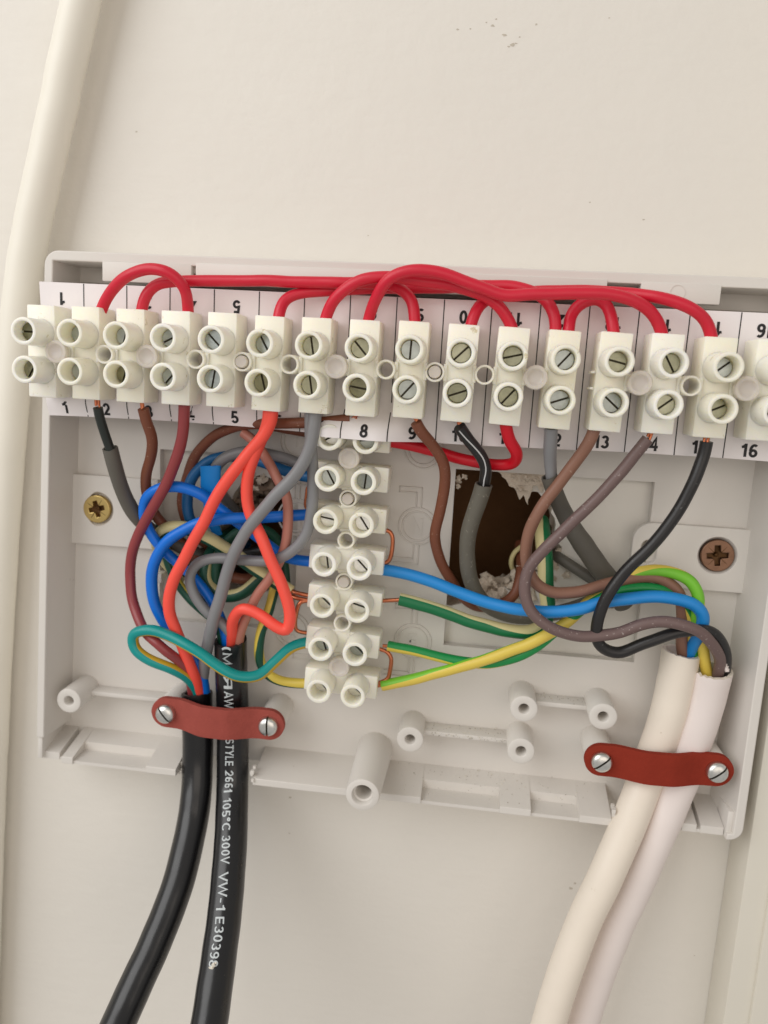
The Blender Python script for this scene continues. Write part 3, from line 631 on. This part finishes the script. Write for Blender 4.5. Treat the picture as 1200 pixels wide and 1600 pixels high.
# ================================================================== FIXING SCREWS
def cross_loop(X, Z, rot, a=1.9, b=.55, c=.95):
    pts = []
    for k in range(4):
        for (u, v) in ((a, -b), (a, b), (c, c * .62) if c else (b, b)):
            al = rot + k * math.pi / 2; pts.append((X + u * math.cos(al) - v * math.sin(al), Z + u * math.sin(al) + v * math.cos(al)))
        al = rot + k * math.pi / 2 + math.pi / 2; u, v = c, -c * .62
        pts.append((X + u * math.cos(al) - v * math.sin(al), Z + u * math.sin(al) + v * math.cos(al)))
    return pts
def fixing(label, X, Z, r, rot, m, arm):
    t = thing('mounting_screw', X, Z, 2.5, label, 'screw')
    plate('head', [circle(X, Z, r, 44), cross_loop(X, Z, rot, arm)], 3.1, 4.5, m, t, bev=.22)
    bm = bmesh.new(); lathe(bm, X, Z, [(r * .8, 2.8), (r * .8, 3.35), (.5, 2.9)], 24, cap0=False); lathe(bm, X, Z, [(.55, 2.9), (.4, 3.7), (.1, 3.9)], 10); fin(bm, 'recess', 'recess', t)
    bm = bmesh.new()
    for k in range(4):
        al = rot + math.pi / 4 + k * math.pi / 2
        for u in (1.15, r * .74):
            q = [(u, -.07), (u, .07), (1.15 if u > 1.2 else 1.1, .0)]
        vs = [bm.verts.new(V(X + a_ * math.cos(al) - b_ * math.sin(al), Z + a_ * math.sin(al) + b_ * math.cos(al), 4.52)) for a_, b_ in ((1.15, -.09), (r * .78, -.05), (r * .78, .05), (1.15, .09))]
        bm.faces.new(vs)
    fin(bm, 'tick_mark', 'recess', t)
fixing('yellow plated cross-head screw in the left screw pad', -90.9, -35.5, 3.45, .25, 'brass', 2.0)
fixing('bronze cross-head screw in the right screw pad', 56.9, -35.3, 3.7, .1, 'bronze', 2.3)

# ================================================================== CLAMPS
def clamp(label, xa, za, xb, zb, m, h, sl):
    t = thing('cable_clamp', (xa + xb) / 2, (za + zb) / 2, 12.6, label, 'cable clamp')
    A, B = Vector((xa, za)), Vector((xb, zb)); Lh = (B - A).length / 2; mid = (A + B) / 2; u = (B - A).normalized(); v = Vector((-u.y, u.x)); R = 3.75
    bm = bmesh.new(); NU, NV = 60, 10; tops, bots = [], []
    for i in range(NU + 1):
        s = -Lh - R + (2 * Lh + 2 * R) * (0.5 - .5 * math.cos(math.pi * i / NU)); e = max(0, abs(s) - Lh); wd = R * math.sqrt(max(.0004, 1 - (e / R) ** 2))
        k = max(0, min(1, (Lh - 2.2 - abs(s)) / 8.5)); hh = h * (k * k * (3 - 2 * k))
        tr, br = [], []
        for j in range(NV + 1):
            q = -1 + 2 * j / NV; p = mid + u * s + v * (wd * q); ed = .1 * max(0, abs(q) - .9) / .1
            tr.append(bm.verts.new(V(p.x, p.y, 14.1 + hh - ed))); br.append(bm.verts.new(V(p.x, p.y, 12.7 + hh)))
        tops.append(tr); bots.append(br)
    for i in range(NU):
        for j in range(NV): bm.faces.new((tops[i][j], tops[i + 1][j], tops[i + 1][j + 1], tops[i][j + 1])); bm.faces.new((bots[i][j], bots[i][j + 1], bots[i + 1][j + 1], bots[i + 1][j]))
        for j in (0, NV): bm.faces.new((tops[i][j], bots[i][j], bots[i + 1][j], tops[i + 1][j]))
    for i in (0, NU):
        for j in range(NV): bm.faces.new((tops[i][j], tops[i][j + 1], bots[i][j + 1], bots[i][j]))
    fin(bm, 'strap', m, t, 40)
    for (x, z, a) in ((xa, za, sl[0]), (xb, zb, sl[1])):
        bm = bmesh.new(); r = 2.35
        # domed head with a real slot: two half domes over a disc
        for sgn in (1, -1):
            g = .22; rings = []
            for q, dd in ((1, 14.15), (1, 14.9), (.93, 15.35), (.75, 15.7), (.45, 15.9), (.16, 15.95)):
                rr = r * q; a0 = math.asin(min(.999, g / rr)); al = math.radians(a)
                rings.append([bm.verts.new(V(x + rr * math.cos(w_) * math.cos(al) - sgn * rr * math.sin(w_) * math.sin(al), z + rr * math.cos(w_) * math.sin(al) + sgn * rr * math.sin(w_) * math.cos(al), dd)) for w_ in [a0 + (math.pi - 2 * a0) * k / 16 for k in range(17)]])
            for p_, q_ in zip(rings, rings[1:]):
                for k in range(16): bm.faces.new((p_[k], p_[k + 1], q_[k + 1], q_[k]))
                bm.faces.new((p_[16], p_[0], q_[0], q_[16]))
            bm.faces.new(rings[-1])
        lathe(bm, x, z, [(r * .9, 14.1), (r * .9, 14.75)], 24, mi=1, cap0=False)
        fin(bm, 'screw', ['zinc', 'groove'], t, 50)
clamp('dull red fibre strap screwed down over the two black cables', -68.7, -82.4, -43.3, -82.8, 'fibre2', 2.8, (-50, -88))
clamp('deep red fibre strap screwed down over the two white cables', 34.4, -82.9, 59.6, -82.4, 'fibre', 2.2, (42, 42))

# ================================================================== CABLES AND THEIR CORES
def cable(name, label, pts, r, mats, **kw):
    X, Z = P(*pts[0]); t = thing(name, X, Z, pts[0][2], label, 'cable')
    me, q, fr = tube_mesh(px(pts), r, hollow=1, seg=40, step=.6, wob=.006, **kw); me.name = 'sheath'; link('sheath', me, mats, t)
    return t, q, fr
def core(par, pts, r, mats, label=None, cu=None, **kw):
    o = tube('core', pts, r, mats, par, label, **kw)
    for c in (cu or []): copper(o, **c) if isinstance(c, dict) else copper(o, c)
    return o
MD = 20.2       # entry height into the long strip
VDp = 10.6      # entry height into the upright strip
# -- black cable, left
ca, _, _ = cable('black_cable', 'glossy plain black cable, left of the two under the dull red strap', [(308, 1082, 9), (308, 1110, 9.4), (309, 1140, 9.6), (309, 1200, 10.5), (303, 1270, 15), (281, 1370, 24), (244, 1470, 33), (198, 1570, 42), (150, 1680, 52), (100, 1800, 60)], 3.75, ['sheath_black', 'sheath_dark'])
core(ca, [(304, 1100, 9), (300, 1075, 10), (288, 1040, 14), (250, 1010, 17), (226, 985, 15), (209, 945, 12), (203, 895, 11), (210, 850, 12), (232, 805, 14), (260, 755, 16), (279, 705, 18), (287, 660, 19.5), (288, 632, MD), (288, 610, MD)], [1.18, 1.18, 1.25, 1.25, 1.25], 'pvc_plum', 'plum red core')
core(ca, [(314, 1100, 9), (306, 1075, 10.5), (292, 1058, 13), (265, 1044, 16), (232, 1030, 17), (210, 1012, 17), (208, 992, 17), (232, 984, 17.5), (262, 993, 18), (300, 1012, 19), (335, 1036, 19.5), (370, 1056, 19), (405, 1054, 17), (435, 1030, 14), (455, 1011, 12), (480, 1004, VDp), (495, 1003, VDp)], 1.3, ['pvc_teal', 'pvc_yellow_dark'], 'teal green core with a yellow stripe', band=([80, 75, 70, 90, 70, 62, 60, 62, 58, 58], 78))
core(ca, [(318, 1098, 9), (311, 1074, 10.5), (302, 1050, 13), (285, 1010, 15), (266, 960, 16), (265, 925, 16.5), (284, 880, 17), (315, 822, 18), (345, 765, 18.5), (385, 712, 19), (412, 680, 19.5), (424, 652, MD), (424, 628, MD)], [1.32, 1.35, 1.35, 1.4], 'pvc_coral', 'coral red core')
core(ca, [(322, 1098, 9), (319, 1070, 10), (312, 1045, 11), (290, 1010, 11.5), (258, 975, 12), (240, 935, 13), (238, 890, 13.5), (258, 850, 14), (300, 822, 14.5), (345, 811, 14.5), (400, 809, 13), (445, 806, 12), (480, 804, VDp), (500, 804, VDp)], [1.2, 1.35, 1.35, 1.3], 'pvc_blue', 'bright blue core')
core(ca, [(313, 1100, 8.5), (317, 1060, 10), (322, 1020, 13), (332, 975, 15), (347, 925, 16), (360, 880, 17), (385, 830, 18), (425, 780, 19), (458, 745, 19.5), (482, 705, 20), (491, 665, MD), (493, 632, MD)], 1.42, 'pvc_grey', 'grey core')
# -- black cable, right, with print
cb, qb, fb = cable('printed_cable', 'black cable with white printed lettering, right of the two under the dull red strap', [(360, 1000, 11), (361, 1040, 10.5), (363, 1090, 9.6), (364, 1130, 9.5), (364, 1180, 10), (363, 1230, 12), (360, 1320, 21), (352, 1420, 30), (340, 1510, 38), (325, 1610, 47), (305, 1720, 57), (290, 1820, 64)], 3.9, ['sheath_black', 'sheath_dark'])
core(cb, [(366, 1020, 10), (364, 996, 12), (352, 978, 13), (322, 955, 13.5), (302, 925, 14), (296, 900, 14), (308, 880, 14), (338, 872, 14), (380, 875, 14), (425, 876, 14.5), (455, 862, 15), (478, 835, 15.5), (488, 790, 16), (489, 740, 17), (487, 700, 18.5), (485, 665, MD - .8), (485, 635, MD - .8)], [1.2, 1.25, 1.3], 'pvc_grey', 'lighter grey looping core')
core(cb, [(362, 1020, 10.5), (362, 995, 12.5), (365, 965, 15), (380, 950, 16.5), (405, 960, 17), (428, 977, 17.5), (448, 985, 17.5), (454, 965, 17.5), (444, 925, 17.5), (425, 880, 17.5), (408, 840, 17.5), (390, 800, 17), (386, 755, 17.5), (398, 710, 18.5), (414, 675, 19.4), (420, 650, MD), (420, 630, MD)], [1.3, 1.35, 1.35, 1.3], 'pvc_coral', 'red core with a hairpin loop')
core(cb, [(374, 1020, 10.5), (374, 996, 12), (384, 968, 13), (402, 930, 13), (425, 898, 13), (441, 868, 13.5), (449, 825, 14), (448, 780, 14.5), (434, 748, 14), (415, 715, 13), (400, 692, 12), (380, 676, 11)], 1.15, 'pvc_pinkbrown', 'pinkish brown core')
core(cb, [(354, 1020, 10), (352, 990, 12), (342, 960, 11), (322, 925, 10.5), (296, 896, 10.5), (264, 868, 10.5), (240, 842, 11), (226, 812, 12), (228, 780, 13), (248, 764, 14), (278, 760, 14), (312, 772, 13), (345, 797, 11.5), (380, 822, 10.5), (415, 848, 10), (445, 870, 10.2), (480, 877, VDp), (500, 878, VDp)], [1.2, 1.25, 1.3, 1.25], 'pvc_blue', 'blue looping core')
core(cb, [(348, 1020, 10), (346, 990, 11.5), (338, 970, 11), (322, 958, 9), (296, 935, 7.5), (272, 900, 7), (260, 865, 7), (258, 838, 7), (250, 815, 7)], 1.15, ['pvc_darkgreen2', 'pvc_yellow'], 'green and yellow core', band=([60, 100, 120], 110))
# the lettering on the sheath, wrapped round it
arc = [0]
for a, b in zip(qb, qb[1:]): arc.append(arc[-1] + (b - a).length)
def near(pxp):
    for i in range(len(qb) - 1):
        a, b = proj_y(qb[i]), proj_y(qb[i + 1])
        if a <= pxp <= b: return arc[i] + (arc[i + 1] - arc[i]) * (pxp - a) / max(b - a, 1e-6)
    return 0
def proj_y(p):          # p in mm world
    q = p + Vector((0, 0, 0)); v = ex_ * q.x + ez_ * q.z + n_ * (D0 + q.y); return 800 + v.y / v.z * F
sA, sB = near(999), near(1517)
R_b = 3.9
segs = [('(M)', 999, 1037), ('R', 1043, 1064), ('AWM', 1068, 1108), ('STYLE', 1144, 1188), ('2661', 1195, 1240), ('105°C', 1252, 1304), ('300V', 1311, 1354), ('VW-1', 1366, 1426), ('E30398', 1436, 1517)]
bm_all = bmesh.new()
for s_, y0, y1 in segs:
    me = text_mesh(s_, 2.05, .14); xs_ = [v.co.x for v in me.vertices]; mn, mxx = min(xs_), max(xs_)
    b2 = bmesh.new(); b2.from_mesh(me); a0, a1 = near(y0), near(y1)
    if s_ == 'R':
        for v in b2.verts: v.co.x = mn + mxx - v.co.x
    for c in range(-6, 7):
        bmesh.ops.bisect_plane(b2, geom=b2.verts[:] + b2.edges[:] + b2.faces[:], plane_co=(0, c * .2, 0), plane_no=(0, 1, 0))
    for v in b2.verts:
        s = a0 + (v.co.x - mn) / (mxx - mn) * (a1 - a0); i = min(max([k for k in range(len(arc)) if arc[k] <= s] or [0]), len(arc) - 2)
        f = (s - arc[i]) / (arc[i + 1] - arc[i]); p = qb[i].lerp(qb[i + 1], f); T, N, B = fb[i]
        right_ = T.cross(N); side = 1 if right_.x > 0 else -1
        th = v.co.y / R_b + .10
        v.co = (p + (N * math.cos(th) + right_ * side * math.sin(th)) * (R_b + .07) + N * v.co.z) * S
    m2 = bpy.data.meshes.new('x'); b2.to_mesh(m2); b2.free(); bm_all.from_mesh(m2)
me = bpy.data.meshes.new('printed_lettering'); bm_all.to_mesh(me); bm_all.free(); link('printed_lettering', me, 'print', cb)
bm = bmesh.new()      # paint flake stuck on the sheath
for (x, y, s) in ((334, 1508, .5), (331, 1514, .6), (328, 1512, .35), (330, 1521, .4), (329, 1528, .3), (337, 1505, .3)):
    p = PV(x, y, 41.2); r = bmesh.ops.create_icosphere(bm, subdivisions=1, radius=s * S, matrix=Matrix.Translation(p))
    for v in r['verts']: v.co = p + Vector(((v.co.x - p.x) * random.uniform(.4, 1.3), (v.co.y - p.y) * .5, (v.co.z - p.z) * random.uniform(.6, 1.7)))
fin(bm, 'paint_flake', 'dustw', cb)
# -- white cables
wl, _, _ = cable('white_cable', 'cream white cable, left of the two under the deep red strap', [(1064, 1018, 9), (1057, 1060, 9), (1046, 1110, 9), (1030, 1160, 9), (1012, 1210, 9.6), (985, 1280, 13), (950, 1360, 17), (908, 1450, 19), (872, 1550, 21), (842, 1660, 22), (815, 1800, 24)], [4.15, 4.1, 3.95, 3.85, 3.85, 3.85, 3.85], ['sheath_cream', 'sheath_white'])
wr, _, _ = cable('white_cable', 'pinkish white cable, right of the two under the deep red strap', [(1112, 1046, 9.5), (1103, 1085, 9), (1090, 1130, 9), (1078, 1165, 9), (1062, 1215, 9.3), (1037, 1280, 11), (1003, 1360, 12.5), (962, 1450, 14), (925, 1550, 15), (893, 1660, 16), (865, 1800, 16)], [4.5, 4.35, 3.95, 3.85, 3.85, 3.85, 3.85], ['sheath_white', 'sheath_cream'])
core(wl, [(1070, 1040, 9), (1065, 1010, 10), (1066, 965, 11), (1060, 925, 12), (1030, 903, 12), (990, 903, 12), (950, 912, 12.5), (900, 925, 13.5), (860, 924, 14.5), (836, 910, 15), (824, 885, 15), (822, 850, 15.5), (838, 805, 17), (870, 760, 18), (905, 715, 19), (926, 680, MD), (932, 655, MD)], [1.25, 1.3, 1.3], 'pvc_brown_light', 'brown core', cu=[{'pts': [(929, 675, MD), (942, 668, MD)], 'r': .3, 'n': 2}])
core(wl, [(1074, 1040, 9), (1080, 1012, 10), (1095, 985, 13), (1099, 962, 14), (1085, 945, 14.5), (1050, 934, 15), (1000, 933, 15), (950, 940, 15.5), (900, 953, 15.5), (850, 956, 15), (800, 951, 14), (740, 934, 12.5), (680, 911, 11.5), (620, 893, VDp), (590, 889, VDp)], 1.36, 'pvc_blue_light', 'light blue core')
core(wl, [(1079, 1040, 9), (1082, 1008, 10), (1078, 965, 11), (1055, 932, 12), (1015, 918, 12.5), (970, 922, 12.5), (920, 945, 12.5), (880, 975, 12.5), (830, 1015, 12.5), (770, 1036, 12), (700, 1030, 11.5), (650, 1018, 11), (606, 1009, VDp)], 1.2, ['pvc_green_bright', 'pvc_yellow'], 'green core with a yellow stripe', band=([-80, -75, -110, -160, -150, -120, -80, -70], 150), cu=[[(612, 1010, VDp), (598, 1009, VDp)]])
core(wr, [(1120, 1062, 9.5), (1125, 1032, 13), (1114, 1008, 16), (1090, 985, 17.5), (1050, 973, 18), (1010, 974, 17.5), (960, 990, 17.5), (905, 994, 18), (860, 981, 18.5), (830, 955, 18.5), (820, 925, 18.5), (826, 890, 18.5), (850, 858, 19), (890, 820, 19.5), (930, 782, 20), (975, 732, 20), (1004, 696, MD), (1012, 686, MD)], 1.25, 'pvc_mauve', 'mauve brown core', cu=[{'pts': [(1012, 684, MD + .3), (1018, 668, MD)], 'r': .55, 'n': 4}])
core(wr, [(1129, 1062, 9), (1134, 1034, 11), (1128, 1006, 13.5), (1108, 986, 15.3), (1062, 987, 15.8), (1010, 1004, 16), (965, 1020, 16), (938, 1010, 16.5), (932, 980, 17.5), (944, 940, 18), (975, 895, 18.5), (1015, 855, 19), (1055, 805, 19.5), (1083, 755, 20), (1100, 710, 20), (1104, 690, MD)], 1.28, 'pvc_black', 'black core', cu=[{'pts': [(1103, 690, MD + .3), (1106, 668, MD)], 'r': .55, 'n': 4}])
core(wr, [(1106, 1062, 9), (1102, 1035, 10), (1096, 1000, 11), (1088, 968, 12), (1092, 938, 13), (1080, 910, 13), (1050, 894, 12.5), (1010, 892, 12), (970, 905, 11.5), (930, 932, 11.5), (890, 968, 12.5), (850, 995, 13.5), (800, 1016, 13.5), (740, 1036, 13), (680, 1052, 12), (630, 1065, 11), (597, 1071, VDp)], 1.3, ['pvc_lime', 'pvc_yellow'], 'yellow core with a green stripe', band=([0, 10, 190, 110, 60, 0, 0, -30, -60, -85], 190), cu=[[(604, 1070, VDp), (588, 1072, VDp)]])
bm = bmesh.new()
for k in range(5):
    p = PV(1131 + k * 1.2, 1034 + k * 3.4, 12.5); r = bmesh.ops.create_icosphere(bm, subdivisions=1, radius=.55 * S, matrix=Matrix.Translation(p))
    for v in r['verts']: v.co = p + Vector(((v.co.x - p.x) * random.uniform(.5, 1.3), (v.co.y - p.y), (v.co.z - p.z) * random.uniform(.6, 2.2)))
fin(bm, 'torn_edge', 'sheath_white', wr)

# ================================================================== LOOSE WIRES
RG = 'red link wires looping over the top of the terminal strips'
rr = 1.2
def red(label, pts, **kw): return wire(label, pts, rr, 'pvc_red', group=RG, **kw)
red('red link wire arching from terminal 2 to terminal 4', [(152, 505, MD), (158, 486, MD), (172, 460, 21.5), (198, 432, 23.5), (236, 419, 24.5), (268, 428, 24.5), (289, 452, 23), (294, 482, MD), (294, 505, MD)])
red('longest red link wire, running level from terminal 3 as far as 9', [(219, 505, MD), (221, 486, MD), (227, 462, 20.5), (246, 444, 20.5), (280, 439, 20), (350, 438, 19.5), (440, 439, 19.5), (520, 442, 19.5), (580, 443, 19), (622, 449, 19.5), (642, 468, 19.8), (648, 500, MD), (648, 520, MD)])
red('red link wire from terminal 6 passing behind the others to 12', [(433, 515, MD), (436, 492, MD), (446, 468, 19), (475, 457, 18), (530, 454, 17.2), (600, 450, 16.8), (680, 450, 16.8), (760, 446, 17.2), (815, 450, 18), (850, 466, 19), (865, 490, 20), (868, 518, MD), (868, 535, MD)])
red('red link wire arching from terminal 7 under the tallest arch down to 11', [(505, 520, MD), (509, 496, MD), (524, 466, 21.5), (556, 441, 22.5), (600, 433, 22.5), (660, 440, 22), (715, 448, 22), (760, 464, 21.5), (786, 486, 21), (800, 512, MD), (803, 530, MD)])
red('red link wire making the tallest arch from terminal 8 to terminal 14', [(572, 522, MD), (576, 498, MD), (588, 466, 23), (608, 436, 25), (640, 423, 25.5), (690, 427, 25.5), (745, 447, 25), (790, 461, 24.5), (850, 459, 24.5), (920, 458, 24.5), (975, 464, 24), (1012, 482, 22.5), (1030, 508, 21), (1036, 530, MD), (1037, 548, MD)])
red('red link wire reaching the right end of the strips at terminal 15', [(733, 530, MD), (736, 506, MD), (745, 484, 19.5), (765, 466, 18.5), (820, 458, 18), (900, 455, 18), (970, 458, 19), (1035, 466, 21.5), (1080, 482, 22), (1104, 504, 21), (1113, 535, MD), (1114, 552, MD)])
red('short red link wire bridging terminals 12 and 13', [(887, 540, MD), (888, 518, MD), (894, 490, 19), (912, 472, 18.5), (932, 467, 18.5), (950, 480, 19), (957, 502, 20), (959, 524, MD), (960, 542, MD)])
wire('bright red wire dropping from terminal 11 and turning back to the upright strip', [(787, 640, MD), (790, 662, MD), (797, 690, 18.5), (808, 709, 16.5), (802, 724, 14), (770, 726, 12), (720, 717, 10.8), (670, 702, 10.5), (625, 692, VDp), (600, 689, VDp)], 1.28, 'pvc_brightred')
CS = lambda x, y, x2, y2, d=MD, d2=MD: {'pts': [(x, y, d), (x2, y2, d2)], 'r': .5, 'n': 5}
t = wire('black wire from terminal 2 entering a dark grey sleeve', [(153, 637, 20.6), (156, 652, 20), (168, 690, 18), (176, 712, 17)], 1.05, 'pvc_darkgreen', [CS(152, 634, 151, 618)])
tube('sleeve', [(172, 700, 17), (178, 725, 16), (192, 768, 13), (212, 805, 10), (238, 830, 7.5), (275, 850, 5), (320, 872, 2), (350, 880, -5), (370, 880, -18)], 1.75, ['sleeve_dark', 'sleeve_dark'], t, hollow=1)
wire('brown wire from terminal 3 running down into the left hole', [(224, 639, 20.4), (228, 655, 19.5), (238, 685, 17), (236, 715, 14), (228, 745, 12), (230, 775, 10), (243, 805, 8), (264, 828, 6.5), (290, 852, 4), (325, 872, 1), (360, 880, -8), (375, 878, -20)], 1.22, 'pvc_brown', [CS(223, 636, 221, 618)])
wire('brown wire lying along the bottom of the card and curving down to the left hole', [(547, 655, 17.5), (500, 660, 17.5), (440, 661, 16), (385, 664, 12), (340, 678, 9), (308, 708, 7), (292, 748, 6), (285, 790, 5), (300, 830, 4), (335, 858, 0), (368, 865, -12)], [1.2, 1.2, 1.25, 1.25], 'pvc_brown', [{'pts': [(546, 655, 17.5), (557, 651, 17.7)], 'r': .4, 'n': 4}])
wire('dark brown wire behind the card at the top of the left half', [(480, 676, 8), (450, 671, 8.5), (410, 664, 9), (380, 662, 9)], 1.1, 'pvc_brown')
wire('dull blue wire looping from the upright strip into the left hole', [(500, 746, VDp), (478, 745, VDp), (445, 735, 9), (405, 720, 7.5), (360, 712, 7), (325, 722, 7), (300, 748, 7), (292, 785, 7), (300, 818, 6.5), (325, 840, 5), (360, 850, 0), (385, 850, -12)], 1.3, 'pvc_blue_dull')
wire('dull grey wire looping beside the dull blue one', [(500, 738, 9), (470, 726, 8.5), (430, 712, 8), (385, 706, 8.5), (350, 716, 9), (335, 738, 8), (345, 770, 3), (370, 800, -6), (385, 820, -16)], 1.35, 'pvc_grey')
# flat blue sleeve
X, Z = P(330, 765, 9); t = thing('blue_sleeve', X, Z, 9, 'flattened bright blue plastic sleeve standing among the wires', 'sleeve')
me, _, _ = tube_mesh(px([(329, 728, 11), (329, 745, 10.8), (328, 775, 10), (330, 805, 8), (340, 835, 5)]), [2.5, 2.3, 1.7, 1.35, 1.25], hollow=1, flat=.35, wob=0, seg=28); me.name = 'tape'; link('tape', me, ['sleeve_blue', 'pvc_blue'], t)
wire('thick cream and green earth wire crossing the left tangle to the upright strip', [(290, 905, 3.2), (262, 880, 4), (247, 856, 6), (250, 834, 8), (268, 824, 9.3), (292, 826, 10), (325, 841, 10.5), (365, 866, 10.5), (405, 893, 10.5), (440, 915, 10.5), (455, 925, 10.6)], 1.62, ['pvc_cream', 'pvc_darkgreen2'], [{'pts': [(450, 922, 10.8), (466, 927, VDp + .6), (490, 932, VDp + .4)], 'r': .55}, {'pts': [(446, 928, 10.2), (466, 935, VDp + .2), (490, 939, VDp)], 'r': .55}], band=([100, 100, 95, 80, 80], 150))
wire('second cream and green earth wire curling below the first', [(448, 840, -3), (434, 860, 2), (428, 880, 5), (405, 905, 7), (375, 928, 7.5), (345, 930, 7.5), (322, 905, 7), (326, 870, 5), (345, 845, 0), (365, 830, -10)], 1.55, ['pvc_darkgreen2', 'pvc_cream'], band=([70, 80, 90, 100], 110))
wire('dark green wire curling out of the left hole', [(300, 900, 3.5), (318, 945, 5), (335, 955, 6), (336, 910, 6.5), (345, 860, 5.5), (375, 830, 4), (415, 828, 3), (437, 850, 2), (445, 890, 3), (448, 935, 4), (455, 960, 4)], 1.2, 'pvc_darkgreen2')
wire('pale yellow and green wire bending into the lowest terminal of the upright strip', [(425, 850, 0), (432, 880, 5), (428, 925, 8), (420, 955, 9.5), (408, 990, 10), (405, 1025, 10), (415, 1050, 10), (440, 1065, 10.4), (475, 1068, VDp), (492, 1067, VDp)], 1.2, ['pvc_yellow', 'pvc_darkgreen2'], band=([-90, -90, -80, -40, 70, 100], 120))
wire('black wire deep in the left hole', [(300, 880, 3), (350, 868, 2), (410, 860, 3), (440, 845, 1), (450, 815, -8)], 1.2, 'pvc_black')
wire('brown wire crossing the bottom of the left hole', [(268, 845, 5), (300, 868, 4), (345, 895, 3), (390, 905, 2), (420, 890, -3), (430, 870, -12)], 1.4, 'pvc_brown')
# right half
wire('brown wire from terminal 9 bending down past the right hole', [(650, 660, 20.6), (656, 672, 20), (676, 695, 18), (692, 722, 16), (695, 752, 14), (688, 795, 12), (680, 838, 10), (688, 876, 8), (706, 908, 6), (722, 932, 3.5), (745, 948, 1), (780, 945, 2.5), (804, 928, 4), (814, 895, 2), (812, 850, -8)], 1.22, 'pvc_brown', [CS(649, 656, 648, 640)])
t = wire('black wire with white edge lines from terminal 10 entering a grey sleeve', [(718, 667, 20.4), (728, 682, 19), (748, 708, 17), (759, 732, 15.5), (757, 755, 14), (752, 775, 13)], 1.3, ['pvc_black', 'pvc_white_line'], [CS(716, 663, 714, 646)], seg=60, band=([20, 0, -10, 10, 0], 13))
tube('sleeve', [(756, 757, 14.5), (745, 790, 13.5), (733, 830, 12), (730, 875, 10), (740, 920, 7.5), (765, 948, 5.5), (800, 962, 4.6), (840, 963, 4.3), (880, 955, 4.2), (925, 940, 4), (958, 940, 3.9)], [1.9, 1.8, 1.85, 1.75, 1.6], ['sleeve_grey', 'sleeve_dark'], t, hollow=1)
t = wire('grey wire from terminal 12 entering a dark grey sleeve', [(861, 668, 20.4), (860, 695, 19), (860, 725, 17), (862, 752, 16)], [1.4, 1.4, 1.15], 'pvc_grey', [CS(861, 672, 862, 655)])
tube('sleeve', [(858, 744, 16.5), (866, 768, 15), (880, 800, 12), (905, 842, 9.5), (935, 885, 7.5), (962, 920, 5.5), (975, 945, 4.3)], [1.75, 1.9, 2.3, 2.4, 2.3], ['sleeve_dark', 'sleeve_dark'], t, hollow=1)
wire('grey wire half hidden behind the dark sleeve at the right of the hole', [(850, 855, -8), (868, 868, 0), (895, 885, 2.5), (925, 905, 3.5), (960, 925, 3.5)], 1.3, 'sleeve_dark')
wire('broad cream and green earth wire standing in the right hole', [(846, 815, -3), (848, 835, 2), (851, 870, 4.5), (853, 915, 6), (856, 950, 7), (850, 975, 8.5), (828, 988, 9.5), (790, 985, 10), (740, 972, 10.2), (690, 955, 10.5), (650, 942, 10.6), (624, 936, 10.6)], [1.9, 1.8, 1.6, 1.5, 1.5], ['pvc_cream', 'pvc_green'], [{'pts': [(628, 937, 10.6), (610, 938, VDp), (590, 939, VDp)], 'r': .5}], band=([-90, -90, -80, -90, -55, -45, -40], 195))
wire('pale hooked strand end inside the right hole', [(818, 852, -3), (804, 862, -2), (798, 880, -2), (806, 898, -3)], .6, 'pvc_cream')
# bare copper bridges
def bridge(label, pts, r=.5):
    X, Z = P(*pts[0]); t = thing('copper_link', X, Z, pts[0][2], label, 'copper link', 'bare copper links bridging terminals of the upright strip')
    copper(t, pts, r, 'conductor')
bridge('bare copper link on the left side between the fifth and sixth terminals', [(488, 938, VDp), (470, 941, VDp + .5), (465, 950, VDp + .5), (461, 975, VDp + .5), (464, 985, VDp + .3), (485, 990, VDp)])
bridge('bare copper link on the right side above the light blue wire', [(592, 828, VDp), (608, 830, VDp), (613, 838, VDp), (611, 868, VDp), (606, 878, VDp), (590, 882, VDp)])
bridge('bare copper link on the right side beside the two lowest terminals', [(590, 1013, VDp), (605, 1019, VDp), (611, 1028, VDp), (609, 1050, VDp), (606, 1060, VDp), (590, 1068, VDp)])
bridge('thin bare copper link at the upper left side of the upright strip', [(495, 756, VDp), (481, 760, VDp - .5), (478, 775, VDp - .5), (477, 792, VDp - .5), (484, 800, VDp - .5), (495, 805, VDp)], .3)
